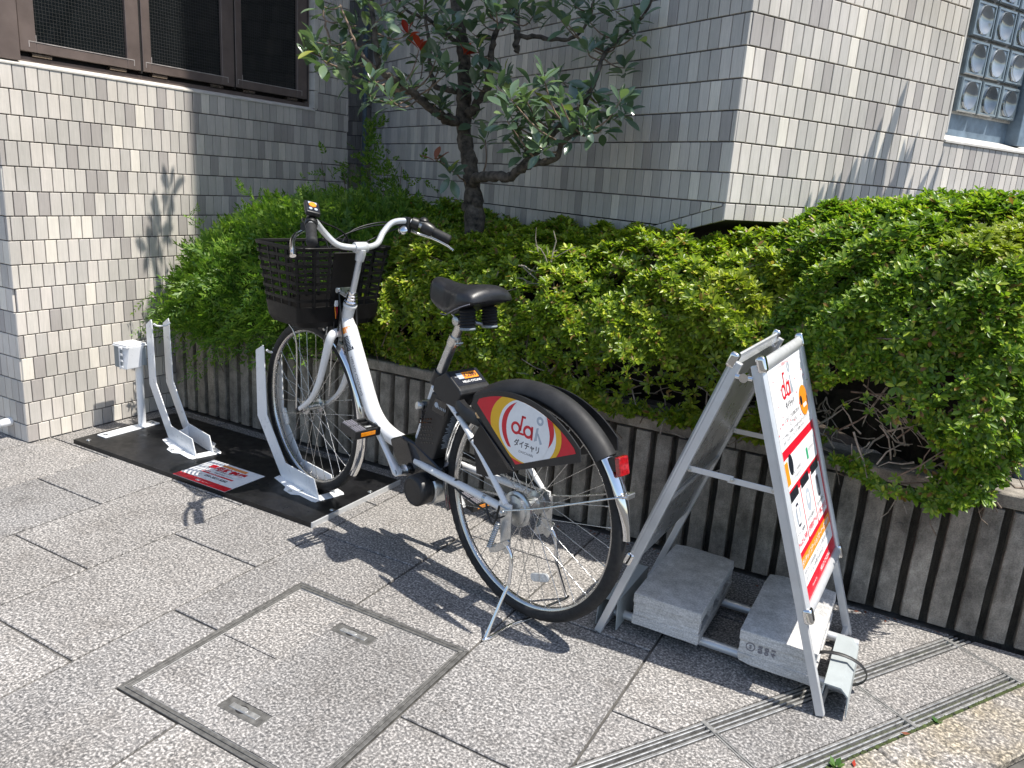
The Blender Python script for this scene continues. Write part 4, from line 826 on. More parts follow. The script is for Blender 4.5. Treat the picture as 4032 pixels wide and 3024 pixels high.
for i, (d, k_, m, M4) in enumerate(leaves[:300]):
    if d > 900: break
    o = link('leaf', leaf_me(k_, m), crown); B4 = M4.copy(); B4.translation -= BASE[TR]; o.matrix_local = B4
# long-leaved plant at the right, mostly out of the picture, whose shadow falls on the bay wall
YP = thing('long_leaved_plant', 'plant with long pointed leaves reaching in at the right edge', 'plant', (.72, 3.25, .40)); g = G(); g.tube(smoothpath([(.72, 3.25, .40), (.70, 3.24, 1.5), (.50, 3.40, 1.98), rw(.80, 0, 1.10)+sd*.92], 5), [.026]*6+[.022]*5+[.016]*5, 10); g.build('stem', 'bark', YP); g = G(); rY = random.Random(9)
for (cx, cy, cz, n, l) in ((.24, 3.38, 2.04, 5, .24), (.34, 3.42, 2.05, 7, .30), (.46, 3.50, 2.1, 9, .36)):
    for i in range(n):
        a = i*2.4+rY.gauss(0, .2); e = rad(rY.uniform(58, 86)); d = Vector((math.cos(a)*math.cos(e), math.sin(a)*math.cos(e), math.sin(e))); s_ = d.cross(Vector((0, 0, 1))); 
        if s_.length < .1: continue
        s_.normalize(); L_ = l*rY.uniform(.7, 1.1); W_ = .024*rY.uniform(.8, 1.3); c = Vector((cx, cy, cz)); pts = []
        for t in (0, .3, .65, 1): pts.append((c+d*L_*t+Vector((0, 0, -.25*L_*t*t)), W_*math.sin(math.pi*min(.99, .15+.85*t))**.8))
        if any((p[0]-RC).dot(NR) < .01 for p in pts): continue
        vs = []
        for p, w_ in pts: vs += [p-s_*w_, p+s_*w_]
        g.add(vs, [(k*2, k*2+1, k*2+3, k*2+2) for k in range(3)])
brn = G(); brn.tube([rw(s_, 0, 1.10)+sd*.92 for s_ in (.80, .70, .58, .46, .36)], [.016, .013, .010, .008, .005], 8); brn.build('branch', 'bark', YP)
for (s0, z0, s1, z1, W_) in ((.70, 1.08, .84, 1.64, .030), (.72, 1.08, .79, 1.47, .026), (.66, 1.08, .73, 1.50, .030), (.63, 1.08, .67, 1.38, .024), (.57, 1.08, .63, 1.36, .026), (.52, 1.08, .555, 1.30, .022), (.47, 1.08, .52, 1.29, .022), (.42, 1.08, .47, 1.25, .020), (.38, 1.08, .41, 1.22, .018), (.77, 1.08, .80, 1.36, .026), (.60, 1.08, .60, 1.27, .024), (.76, 1.08, .87, 1.30, .026), (.82, 1.08, .93, 1.42, .020)):
    lam = .92+rY.uniform(-.06, .08); a_, b_ = rw(s0, 0, z0)+sd*.92, rw(s1, 0, z1)+sd*lam; vs = []
    for t in (0, .2, .45, .7, .88, 1): c_ = a_.lerp(b_, t)+sd*.03*math.sin(3*t); w_ = W_*max(.04, math.sin(math.pi*(.12+.88*t))**.7); vs += [c_-BR*w_, c_+BR*w_]
    g.add(vs, [(k*2, k*2+1, k*2+3, k*2+2) for k in range(5)])
g.build('leaves', 'leaf', YP, 60, kind='stuff')

# dry bits of leaf that have blown against the foot of the planter
rL = random.Random(31); g = G()
for i in range(70):
    x = rL.uniform(-1.7, .25); y = 2.388-abs(rL.gauss(0, .035)); t = rL.uniform(0, 6.28); l = rL.uniform(.004, .011); e = Vector((math.cos(t), math.sin(t), rL.uniform(0, .3))); f = Vector((-math.sin(t), math.cos(t), rL.uniform(0, .4))); p = Vector((x, y, .0018))
    if DN[0]*x+DN[1]*y > -1.13: continue
    g.add([p-e*l, p+f*l*.45, p+e*l, p-f*l*.4], [(0, 1, 2), (0, 2, 3)])
o = g.build('leaf_litter', 'leaf_brown', None, 0, kind='stuff'); o['label'] = 'scattered dry leaf bits along the foot of the planter'; o['category'] = 'leaf litter'
# ================================================================ bicycle stand board, racks, notice, box
MTOP = .018
PSI = rad(164.8); UX = Vector((math.cos(PSI), math.sin(PSI), 0)); LT = Vector((-UX.y, UX.x, 0)); BO = Vector((-.872, 1.757, 0))
def bw_(s, t, z): return BO + UX*s + LT*t + Vector((0, 0, z))
BD = thing('stand_board', 'black board lying on the paving under the bicycle racks, silver edged at one end', 'board', (-2.37, 2.054, 0))
g = G(); g.bbox((-3.035, 1.808, 0), (-1.7075, 2.300, MTOP)); g.build('board', 'blackmat', BD, 0, .0015, 2)
g = G(); g.prism([(-1.7072, 1.808, 0), (-1.7072, 1.808, MTOP+.001), (-1.700, 1.808, MTOP+.0008), (-1.7015, 1.808, 0)], (0, .492, 0)); g.build('edge_trim', 'alu', BD, 0)
def bolt(parent, p, r=.0075):
    g = G(); g.lathe(p, (0, 0, 1), [(r*1.35, 0), (r*1.35, .0012), (r, .0013), (r*.85, .0038), (r*.5, .0048)], 16); g.lathe(Vector(p)+Vector((0, 0, .0049)), (0, 0, 1), [(r*.45, 0), (r*.40, .0003)], 6); return g.build('bolt', 'zinc', parent)
for p in ((-1.722, 1.930, MTOP), (-1.722, 2.138, MTOP), (-2.98, 1.84, MTOP)): bolt(BD, p)
RACKPROF = [(0, 0), (.033, .067), (.237, .066), (.373, .222), (.388, .486), (.395, .497), (.452, .467), (.447, .202), (.265, 0)]
def rack_parts(root):
    for nm, t in (('side_plate', .036), ('side_plate', -.036)):
        g = G(); g.prism([(s, t-.002, z+.003) for s, z in RACKPROF], (0, .004, 0)); g.build(nm, 'white', root, 0, .0009, 1)
    for sg in (1, -1):
        g = G(); o = [(-.012, .034), (-.016, .060), (.0, .068), (.075, .073), (.10, .094), (.150, .094), (.170, .074), (.275, .062), (.285, .034)]
        g.prism([(s, t*sg, 0) for s, t in o], (0, 0, .003)); fl = g.build('base_flange', 'white', root, 0, .0008, 1)
        bolt(fl, (.125, .082*sg, .003), .0065)
        g = G(); g.lathe((.10, .050*sg, .003), (0, 0, 1), [(.0085, 0), (.008, .0002)], 18); g.build('bolt_hole', 'greypl', fl)
    g = G(); g.prism([(-.016, -.040, 0), (-.016, .040, 0), (.022, .0335, .0032), (.022, -.0335, .0032)], (0, 0, .0032)); g.build('front_lip', 'white', root, 0, .0008, 1)
    g = G(); n = 7; q = []
    for i in range(n):
        t = i/(n-1); y = -.034+.068*t; q.append((.232, y, .060-.016*math.sin(math.pi*t)))
    g.prism([(.225, -.034, .003), (.225, .034, .003)] + [(a, b, c) for a, b, c in q[::-1]], (.004, 0, 0)); g.build('back_stop', 'white', root, 0, .0006, 1)
    g = G(); g.tube(smoothpath([(.372, -.034, .485), (.374, -.018, .474), (.374, .018, .474), (.372, .034, .485)], 4), .0042, 8); g.build('crossbar', 'white', root)
    return root
def make_rack(s, t, label):
    p = bw_(s, t, MTOP); return rack_parts(thing('bicycle_rack', label, 'bicycle rack', p, PSI, 'white steel bicycle racks on the black board'))
make_rack(.970, .008, 'white steel bicycle rack holding the front wheel of the bicycle')
make_rack(.970+.650, .008+.164, 'empty white steel bicycle rack standing next to the tiled wall')
# ---- notice stuck on the board
NT = thing('notice', 'small red and white notice lying on the black board between the racks', 'notice', (-2.272, 1.90, MTOP)); nx0, nx1, ny0, ny1 = -2.413, -2.130, 1.800+.010, 2.004
def nrect(g, x0, y0, x1, y1, z): g.prism([(x0, y0, z), (x1, y0, z), (x1, y1, z), (x0, y1, z)], (0, 0, .0003))
g = G(); g.prism([(nx0, ny0, MTOP), (nx1, ny0, MTOP), (nx1, ny1, MTOP), (nx0, ny1, MTOP)], (0, 0, .0012)); g.build('sheet', 'wprint', NT, 0); z = MTOP+.0013
W_, H_ = nx1-nx0, ny1-ny0; cx = (nx0+nx1)/2
g = G(); nrect(g, nx0, ny0, nx1, ny0+.035, z); nrect(g, cx-.085, ny0+.083, cx+.085, ny0+.0925, z); g.build('red_band', 'red', NT, 0)
g = G(); nrect(g, cx-.060, ny1-.030, cx+.068, ny1-.013, z); g.build('orange_band', 'orange', NT, 0)
EX, EY = Vector((1, 0, 0)), Vector((0, 1, 0))
g = G(); put_text(g, '専用駐輪場', (cx-.005, ny1-.053, z+.0004), EX, EY, w=.195, h=.038, bold=.035); put_text(g, '無断駐輪', (cx-.068, ny0+.1, z+.0004), EX, EY, w=.035, h=.008); g.build('lettering', 'red', NT, 0)
g = G(); put_text(g, '050-3821-8282', (cx+.018, ny0+.066, z+.0004), EX, EY, w=.120, h=.015, bold=.02); put_text(g, '予約で簡単乗れます', (cx-.004, ny0+.119, z+.0004), EX, EY, w=.085, h=.0085); put_text(g, '自転車を撤去いたします', (cx+.018, ny0+.104, z+.0004), EX, EY, w=.10, h=.0085); put_text(g, 'お問合せ', (cx-.072, ny0+.066, z+.0004), EX, EY, w=.028, h=.007); g.build('lettering', 'ink', NT, 0)
g = G(); put_text(g, 'dai', (cx-.022, ny0+.018, z+.0007), EX, EY, w=.025, h=.014, bold=.03); put_text(g, 'ダイチャリ', (cx+.022, ny0+.017, z+.0007), EX, EY, w=.045, h=.008); put_text(g, 'ダイチャリステーション', (cx+.004, ny1-.0215, z+.0007), EX, EY, w=.11, h=.0085); put_text(g, '駐輪禁止', (cx-.01, ny0+.0877, z+.0007), EX, EY, w=.07, h=.006); g.build('lettering', 'whiteink', NT, 0)
g = G()
for i in range(26):
    a = random.random(); g.prism([(p[0], p[1], z) for p in ell(nx0+W_*(.04+.92*random.random()), ny0+.04+random.choice((random.uniform(0, .04), random.uniform(.125, .155))), .0016, .0016, 8)], (0, 0, .0002))
g.build('confetti', 'greyprint', NT, 0, kind='stuff')
# ---- weatherproof box on a short post
SB = thing('socket_box', 'white weatherproof box on a short post beside the tiled wall', 'box', (-2.983, 2.094, MTOP))
g = G(); g.prism([(p[0], p[1], MTOP) for p in rrect(-3.009, 1.895, -2.948, 2.160, .006)], (0, 0, .004)); bp_ = g.build('base_plate', 'white', SB, 0, .0008, 1)
for y in (1.915, 2.140): bolt(bp_, (-2.979, y, MTOP+.004), .008)
g = G(); g.tube([(-2.983, 2.094, MTOP+.004), (-2.983, 2.094, .31)], .0165, 20); g.build('post', 'white', SB)
bx0, bx1, by0, by1, bz0, bz1 = -3.030, -2.942, 2.012, 2.104, .298, .390
g = G(); g.bbox((bx0, by0, bz0), (bx1-.030, by1-.02, bz1)); box = g.build('housing', 'greypl', SB, 0, .004, 2)
g = G(); g.prism([(bx1-.036, by0-.003, bz0-.004), (bx1-.010, by0+.004, bz0-.002), (bx1+.004, by0+.010, bz1+.002), (bx1-.036, by0-.003, bz1+.006)], (0, .070, 0)); g.build('side_cover', 'white', SB, 0, .003, 2)
g = G(); g.bbox((bx1-.028, by0+.072, bz0+.006), (bx1+.003, by1, bz1-.006)); g.build('back_housing', 'greypl', SB, 0, .003, 2)
for (zz, ov) in ((bz1, .004), (bz1+.007, .0015)):
    g = G(); g.bbox((bx0-ov, by0-ov, zz+.0005), (bx1+ov, by1+ov, zz+.0065)); g.build('lid', 'white', SB, 0, .0025, 2)
g = G(); g.bbox((bx1-.047, by0-.0065, bz0-.003), (bx1-.040, by0-.0002, bz1+.001)); g.build('hinge_rail', 'white', SB, 0, .001, 1)
for i in range(4):
    g = G(); z_ = bz0+.004+.027*i; g.bbox((bx1-.0395, by0-.008, z_), (bx1-.022, by0-.0035, z_+.009)); g.build('hinge_knuckle', 'white', SB, 0, .001, 1)
    if i < 3: g = G(); g.bbox((bx1-.0385, by0-.0055, z_+.011), (bx1-.026, by0-.0036, z_+.024)); g.build('hinge_slot', 'greypl', SB, 0)

# ================================================================ folding A-frame sign
SG = thing('folding_sign', 'silver A-frame folding sign with a red and white bicycle share poster', 'sign', (-.340, 2.005, 0), rad(-2.2))
FX, TX, TZ = .297, .022, .815
def panel(sg):
    ln = math.hypot(FX-TX, TZ); v = Vector((-(FX-TX)*sg/ln, 0, TZ/ln)); nr = Vector((TZ*sg/ln, 0, (FX-TX)/ln)); o = Vector((FX*sg, 0, 0)); ey = Vector((0, sg, 0))
    def P(a, h, d): return o + ey*a + v*h + nr*d          # a across, h up the slope, d out of the panel
    R3 = Matrix((ey, v, nr)).transposed()
    def bx(name, a0, a1, h0, h1, d0, d1, mat, parent=SG, bev=.0015): g = G(); g.box(P((a0+a1)/2, (h0+h1)/2, (d0+d1)/2), (a1-a0, h1-h0, d1-d0), R3); return g.build(name, mat, parent, 0, bev, 2)
    for a in (-.221, .203): bx('leg', a, a+.018, .004, .862, -.012, .008, 'alu')
    bx('foot_rail', -.2025, .2025, .012, .030, -.010, .002, 'alu'); 
    pn = bx('backing_sheet', -.204, .204, .250, .858, -.004, .0082, 'alu_sheet', SG, 0)
    for a0, a1, h0, h1 in ((-.222, -.196, .262, .848), (.196, .222, .262, .848)): 
        g = G(); n = 7; prof = [(a0 + (a1-a0)*i/(n-1), .0085+.0115*math.sin(math.pi*(.12+.76*i/(n-1)))) for i in range(n)]; prof = [(a0, .0082)] + prof + [(a1, .0082)]
        g.prism([P(a, h0, d) for a, d in prof], v*(h1-h0)); g.build('side_profile', 'alu', SG, 35)
    for h0, h1 in ((.241, .272), (.842, .872)):
        g = G(); n = 7; prof = [(h0, .0082)] + [(h0+(h1-h0)*i/(n-1), .0087+.0125*math.sin(math.pi*(.12+.76*i/(n-1)))) for i in range(n)] + [(h1, .0082)]
        g.prism([P(-.199, h, d) for h, d in prof], ey*.398); g.build('end_profile', 'alu', SG, 35)
    for a in (-.2115, .2115):
        for h in (.254, .862):
            g = G(); g.box(P(a, h, .0125), (.0275, .040, .0235), R3); g.build('corner_cap', 'chrome', SG, 60, .0100, 5)
    bx('inner_rail', -.2025, .2025, .45, .465, -.011, -.0045, 'alu')
    # ---------- poster
    ps = bx('poster', -.197, .197, .268, .846, .0083, .0090, 'wprint', SG, 0); lay = [.0093]
    def flatp(g, pts): g.prism([P(a, h, lay[0]) for a, h in pts], nr*.0003)
    def rect(g, a0, h0, a1, h1): flatp(g, [(a0, h0), (a1, h0), (a1, h1), (a0, h1)])
    def txt(g, s, a, h, w, hh, bold=0.): put_text(g, s, P(a, h, lay[0]), ey, v, w, hh, bold)
    g = G(); rect(g, -.197, .268, .197, .640); g.build('red_field', 'red', ps, 0)
    lay[0] = .0098; 
    for q_ in [rrect(-.185, .545, .182, .618, .006)] + [rrect(-.185+.124*i, .392, -.185+.124*i+.116, .527, .005) for i in range(3)] + [rrect(-.185, .308, .185, .350, .004)]:
        g = G(); flatp(g, q_); g.build('white_card', 'wprint', ps, 0)
    lay[0] = .0101
    def one(pts, mat, nm): g = G(); flatp(g, pts); return g.build(nm, mat, ps, 0)
    one([(-.185, .350), (.185, .350), (.185, .378), (-.185, .378)], 'orange', 'orange_band'); one([(-.185, .556), (-.140, .556), (-.140, .612), (-.185, .612)], 'orange', 'orange_tab'); one(ell(.135, .708, .047, .040, 30), 'orange', 'orange_badge')
    lay[0] = .0104
    for i in range(3): one(rrect(-.178+.124*i, .516, -.178+.124*i+.092, .540, .004), 'navy', 'black_tag')
    one(ell(-.112, .596, .022, .026, 24), 'navy', 'black_bubble'); one(ell(.105, .712, .013, .013, 16), 'navy', 'black_dot')
    lay[0] = .0101
    for i in range(3): one(ell(-.127+.124*i, .474, .024, .030, 24), 'greyprint', 'grey_disc')
    lay[0] = .0104
    for i in (0, 2): one(rrect(-.127+.124*i-.013, .446, -.127+.124*i+.013, .502, .004), 'ink', 'phone'); lay[0] = .0107
    for q_ in (rrect(-.138, .452, -.116, .496, .001), rrect(-.018, .466, .004, .492, .002), rrect(.118, .690, .158, .700, .002)): one(q_, 'wprint', 'white_patch')
    g = G(); flatp(g, rrect(.110, .452, .132, .496, .001)); g.build('phone_screen', 'greyprint', ps, 0)
    g = G(); flatp(g, rrect(.058, .562, .076, .592, .003)); g.build('green_badge', 'greenprint', ps, 0)
    lay[0] = .0095; g = G()
    for i in range(22): a, h = random.uniform(-.185, .185), random.choice((random.uniform(.665, .70), random.uniform(.70, .83))); s_ = .003; flatp(g, [(a-s_, h), (a, h-s_), (a+s_, h), (a, h+s_)])
    g.build('confetti', 'pinkprint', ps, 0, kind='stuff')
    # the two-ring "dai" mark
    def ringp(g, a, h, r, w):
        n = 26
        for i in range(n):
            t0, t1 = 2*math.pi*i/n, 2*math.pi*(i+1)/n; g.poly([P(a+math.cos(t)*q, h+math.sin(t)*q, lay[0]) for t, q in ((t0, r-w/2), (t1, r-w/2), (t1, r+w/2), (t0, r+w/2))])
    lay[0] = .0097; g = G(); ringp(g, -.053, .766, .0155, .0075); ringp(g, -.005, .766, .0155, .0075); rect(g, -.0395, .765, -.033, .812); rect(g, -.035, .806, -.020, .812); rect(g, .0095, .749, .016, .785); rect(g, -.038, .752, -.020, .757); g.build('logo', 'red', ps, 0)
    g = G(); ringp(g, .034, .816, .010, .0075); flatp(g, [(.031, .795), (.037, .795), (.031, .748), (.024, .748)]); flatp(g, [(.032, .778), (.037, .778), (.046, .748), (.039, .748)]); g.build('logo_figure', 'greyprint', ps, 0)
    g = G(); txt(g, 'ダイチャリ', -.010, .729, .092, .020, .02); txt(g, 'いつもどこでも気軽に使える', -.010, .700, .165, .011); txt(g, 'シェアサイクル', -.010, .684, .085, .011); txt(g, 'アプリで予約して24時間いつでも借りられるサービスです', -.005, .666, .300, .0085); txt(g, 'お近くのステーションでご利用ください', -.02, .654, .24, .0085)
    lay[0] = .0106
    for i, s_ in enumerate(('アプリで簡単', '好きな場所で', '空き時間に')): txt(g, s_, -.127+.124*i, .432, .085, .010); 
    txt(g, 'QRコードを読み取って', -.055, .572, .10, .009); txt(g, 'アプリをダウンロード', -.055, .559, .10, .009); txt(g, '公式アカウント', .120, .582, .07, .009); txt(g, '空きスペースを有効活用、ステーションを置きませんか?', -.015, .338, .30, .010); txt(g, 'ステーションを置きませんか', -.05, .322, .22, .010); g.build('lettering', 'ink', ps, 0)
    g = G(); txt(g, 'くらしと移動のサービス', -.010, .832, .12, .009); 
    for i, s_ in enumerate(('かんたん予約', '返却場所が選べる', '便利に使える')): txt(g, s_, -.127+.124*i, .410, .100, .016, .02)
    g.build('lettering', 'pinkprint', ps, 0)
    g = G(); txt(g, 'ダイチャリ ステーションオーナー様募集中!', 0, .364, .34, .017, .015); lay[0] = .0097; txt(g, 'Powered by', -.085, .287, .055, .008); txt(g, 'HELLO CYCLING', .055, .287, .125, .011, .02); lay[0] = .0106
    for i, s_ in enumerate(('自転車を探す', '借りる・返す', 'いつでも支払')): txt(g, s_, -.132+.124*i, .528, .075, .012, .02)
    txt(g, 'アプリ', -.112, .602, .03, .010); txt(g, 'ダウンロード', -.112, .590, .036, .008); g.build('lettering', 'whiteink', ps, 0)
    return P
Pp = panel(1); panel(-1)
for a in (-.225, .203):           # top hinges and folding struts
    g = G(); g.tube([(-.020, a+.004, TZ-.030), (.020, a+.004, TZ-.030)], .0065, 10); g.tube([(0, a-.004, TZ-.030), (0, a+.016, TZ-.030)], .011, 14); g.build('hinge', 'chrome', SG)
for a in (-.205, .196):
    zt = .525; g = G(); g.box((-.051, a, zt+.004), (.115, .0028, .015)); g.box((.050, a+.0035, zt-.001), (.115, .0028, .015)); st = g.build('strut', 'alu', SG, 0, .0008, 1)
    for x in (-.103, .004, .102): g = G(); g.lathe((x, a-.0016, zt+.002), (0, -1, 0), [(.0055, 0), (.005, .002), (.002, .003)], 12); g.build('rivet', 'zinc', st)
# ---- concrete blocks and the weight carrier under the sign
def cblock(x0, y0, x1, y1, z0, h, label, stamp):
    root = thing('concrete_block', label, 'concrete block', ((x0+x1)/2, (y0+y1)/2, z0), group='grey concrete blocks weighting the folding sign'); g = G(); r = random.Random(int(x0*1000))
    def rb(lo, hi):
        n = [5, 9, 3]; q = G(); q.bbox(lo, hi); g.add(q.v, q.f)
    t = .028; L = y1-y0; rb((x0, y0, z0+h-t), (x1, y1, z0+h)); rb((x0, y0+.003, z0), (x1, y1-.003, z0+t))
    for yc, w in ((y0+.016, .024), (y0+L*.36, .030), (y0+L*.64, .030), (y1-.016, .024)): rb((x0+.002, yc-w/2, z0+t-.001), (x1-.002, yc+w/2, z0+h-t+.001))
    me = bpy.data.meshes.new('block'); base = BASE[root]; me.from_pydata([(v[0]-base.x, v[1]-base.y, v[2]-base.z) for v in g.v], [], g.f); me.materials.append(MT['cblock'])
    bm = bmesh.new(); bm.from_mesh(me); bmesh.ops.recalc_face_normals(bm, faces=bm.faces); bmesh.ops.bevel(bm, geom=bm.edges[:], offset=.0016, segments=1, affect='EDGES')
    bmesh.ops.subdivide_edges(bm, edges=[e for e in bm.edges if e.calc_length() > .03], cuts=4, use_grid_fill=True)
    for v in bm.verts: v.co += Vector((r.gauss(0, .0005), r.gauss(0, .0005), r.gauss(0, .0004)))
    for _ in range(5):      # chipped corners
        c = Vector((r.choice((x0, x1)), r.choice((y0, y0, y1)), z0+r.choice((0, h)))) - base
        for v in bm.verts:
            d = (v.co-c).length
            if d < .018: v.co += (Vector((0, 0, h/2))-v.co).normalized()*(.018-d)*.35
    bm.to_mesh(me); bm.free(); link('block', me, root)
    if stamp:
        g = G(); o_ = Vector((x0+.030, y0+.0030, z0+.052)); ez = Vector((0, 0, 1)); n = 18
        for i in range(n):
            a, b = 2*math.pi*i/n, 2*math.pi*(i+1)/n; g.poly([o_+EX*(math.cos(t)*q)+ez*(math.sin(t)*q) for t, q in ((a, .0095), (b, .0095), (b, .012), (a, .012))])
        put_text(g, 'S', o_, EX, ez, h=.011, bold=.05)
        for i, s_ in enumerate(('838', '08', '41')): put_text(g, s_, o_+EX*(.024+.016*i), ez, -EX, w=.022, h=.011, bold=.04)
        g.build('stamp', 'greyink', root, 0)
PZ = .042
cblock(-.562, 1.832, -.376, 2.200, .0385, .094, 'grey hollow concrete block under the sign on the bicycle side', False)
cblock(-.273, 1.824, -.086, 2.185, .0385, .094, 'grey hollow concrete block with a black stamp, under the poster side of the sign', True)
WC_ = thing('weight_carrier', 'silver pipe carrier with folded brackets resting under the concrete blocks', 'sign weight', (-.34, 1.97, 0))
for y in (1.886, 2.125): g = G(); g.tube([(-.628, y, .0255), (-.006, y, .0255)], .0125, 16); g.build('pipe', 'alu', WC_)
for sg, xc in ((1, -.034), (-1, -.628)):
    prof = [(-.030, .020), (-.026, .084), (.012, .084), (.030, .066), (.034, .012)] if sg > 0 else [(.030, .008), (.026, .094), (-.014, .094), (-.030, .072), (-.033, .006)]
    inner = [(p[0]+(-.0025 if (p[0] > 0) else .0025), p[1]-(.0025 if p[1] > .05 else 0)) for p in prof]; y0_, y1_ = (1.790, 2.040) if sg > 0 else (1.825, 2.07)
    g = G(); n = len(prof)
    for i in range(n-1): g.prism([(xc+prof[i][0], y0_, prof[i][1]), (xc+prof[i+1][0], y0_, prof[i+1][1]), (xc+inner[i+1][0], y0_, inner[i+1][1]), (xc+inner[i][0], y0_, inner[i][1])], (0, y1_-y0_, 0))
    g.build('bracket', 'palegrey', WC_, 30)
for y, dz in ((1.905, 0), (1.915, .0)):
    pass
g = G(); lp = []
for a in range(28):
    t = 2*math.pi*a/28; lp.append((-.045+.072*math.cos(t)*(1.0), 1.918+.010*math.cos(t*1.0)-.014*math.sin(t), .052+.053*math.sin(t)*(1 if math.sin(t) > 0 else .9)))
g.tube(lp, .0055, 6, closed=True, sq=.35); g.build('strap', 'strap', WC_, 50)
# ================================================================ share bicycle (local axes: x forward, y left, z up)
BK = thing('bicycle', 'white step-through electric share bicycle with a black basket and a logo wheel panel', 'bicycle', BO, PSI)
RHUB, FHUB = Vector((-.008, 0, .334)), Vector((1.085, 0, .337)); RR, FR = .3255, .316   # outer tyre radii
def V3(s, t, z): return Vector((s, t, z))
def make_wheel(hub, ro, label):
    g = G(); n = 96; w = .0105; ri = ro-.034
    prof = [(ri-.006, -.006), (ri-.0075, 0), (ri-.006, .006), (ri+.001, w), (ri+.010, w+.001), (ri+.0105, w-.0015), (ri+.003, w-.003), (ri+.003, -w+.003), (ri+.0105, -w+.0015), (ri+.010, -w-.001), (ri+.001, -w)]
    m = len(prof); vs = []; fs = []
    for i in range(n):
        a = 2*math.pi*i/n
        for r_, t in prof: vs.append((hub.x+math.cos(a)*r_, t, hub.z+math.sin(a)*r_))
    for i in range(n):
        for j in range(m): fs.append((i*m+j, ((i+1) % n)*m+j, ((i+1) % n)*m+(j+1) % m, i*m+(j+1) % m))
    g.add(vs, fs); wheel = g.build('wheel', 'steel', BK, 50); wheel['label'] = label
    # tyre with tread blocks
    rt2 = .0185; rc = ro-rt2; g = G(); n = 144; m = 14; vs = []; fs = []
    for i in range(n):
        a = 2*math.pi*i/n
        for j in range(m):
            b = 2*math.pi*j/m; tr_ = 0
            if abs(b) < 1.25 or abs(b-2*math.pi) < 1.25: tr_ = .0012 if (i+(j % 2)) % 2 else -.0004
            rr_ = rt2+tr_; vs.append((hub.x+math.cos(a)*(rc+rr_*math.cos(b)), rr_*math.sin(b)*.98, hub.z+math.sin(a)*(rc+rr_*math.cos(b))))
    for i in range(n):
        for j in range(m): fs.append((i*m+j, ((i+1) % n)*m+j, ((i+1) % n)*m+(j+1) % m, i*m+(j+1) % m))
    g.add(vs, fs); g.build('tyre', 'rubber', wheel, 35)
    # spokes: four shared shapes turned about the hub axle
    rh = .022; shapes = []
    for side in (-1, 1):
        for cross in (-1, 1):
            a = rad(74)*cross; p0 = V3(math.cos(a)*rh, side*.028, math.sin(a)*rh); p1 = V3(ri-.005, side*.002, 0); g = G(); g.tube([p0, p1], .00105, 5, caps=False); g.lathe(p1-V3(.013, 0, 0), (1, 0, 0), [(.0012, 0), (.0019, .002), (.0019, .013)], 6)
            me = bpy.data.meshes.new('spoke'); me.from_pydata(g.v, [], g.f); me.materials.append(MT['steel']); me.polygons.foreach_set('use_smooth', [True]*len(me.polygons)); shapes.append(me)
    for i in range(32):
        o = link('spoke', shapes[i % 4], wheel, loc=hub); o.rotation_euler = (0, -2*math.pi*(i+.3)/32, 0)
    return wheel
rw_ = make_wheel(RHUB, RR, 'rear wheel standing on the kickstand'); fw_ = make_wheel(FHUB, FR, 'front wheel held in the white rack')
g = G(); g.lathe(FHUB-V3(0, .05, 0), (0, 1, 0), [(.006, 0), (.014, .006), (.014, .016), (.026, .018), (.026, .022), (.014, .026), (.013, .074), (.026, .078), (.026, .082), (.014, .084), (.014, .094), (.006, .1)], 20); g.build('hub', 'zinc', fw_)
g = G(); g.lathe(RHUB-V3(0, .055, 0), (0, 1, 0), [(.007, 0), (.020, .006), (.020, .022), (.034, .024), (.034, .028), (.021, .032), (.020, .080), (.034, .084), (.034, .088), (.020, .090)], 24); g.build('hub', 'zinc', rw_)
g = G(); g.lathe(RHUB+V3(0, .036, 0), (0, 1, 0), [(.047, 0), (.050, .003), (.050, .010), (.046, .013), (.042, .014), (.040, .020), (.026, .024), (.014, .026)], 36); rbk = g.build('roller_brake', 'zinc', rw_)
g = G()
for i in range(10):
    a0, a1 = rad(60+i*4), rad(60+(i+1)*4); g.poly([RHUB+V3(math.cos(a)*r_, .0565, math.sin(a)*r_) for a, r_ in ((a0, .030), (a1, .030), (a1, .038), (a0, .038))])
g.build('brake_sticker', 'lime', rbk, 0)
for (hub, wl, a) in ((FHUB, fw_, 335), (RHUB, rw_, 250)):
    c = hub+V3(math.cos(rad(a))*.20, .006, math.sin(rad(a))*.20); R3 = Matrix.Rotation(-rad(a+90), 3, 'Y'); g = G(); pts = rrect(-.034, -.0125, .034, .0125, .012); g.prism([c+R3 @ V3(p[0], -.004, p[1]) for p in pts], R3 @ V3(0, .008, 0)); g.build('spoke_reflector', 'clearrefl', wl, 30, .0015, 1)
# ---------------- frame
g = G()
HT, HB = V3(.853, 0, .757), V3(.888, 0, .672)
g.tube([HT, HB], .0205, 20); g.lathe(HT-V3(-.002, 0, .006), HT-HB, [(.0205, -.01), (.0235, -.004), (.0235, .004), (.0215, .006)], 20)
dt = smoothpath([(.880, 0, .700), (.858, 0, .672), (.822, 0, .608), (.780, 0, .532), (.742, 0, .462), (.708, 0, .412), (.660, 0, .376), (.600, 0, .358), (.540, 0, .352)], 6); g.tube(dt, [.024]*6+[.0265]*(len(dt)-6), 22)
g.tube([(.384, 0, .612), (.400, 0, .56), (.470, 0, .372)], .0170, 18)
for s_ in (1, -1):
    g.tube(smoothpath([(.430, .040*s_, .335), (.33, .052*s_, .335), (.15, .064*s_, .337), (.02, .074*s_, .337)], 5), .0112, 14)
    g.tube(smoothpath([(.392, .016*s_, .575), (.320, .040*s_, .570), (.262, .052*s_, .552), (.14, .066*s_, .475), (.005, .076*s_, .352)], 5), .0085, 12)
    g.box((.004, .077*s_, .337), (.044, .006, .040))
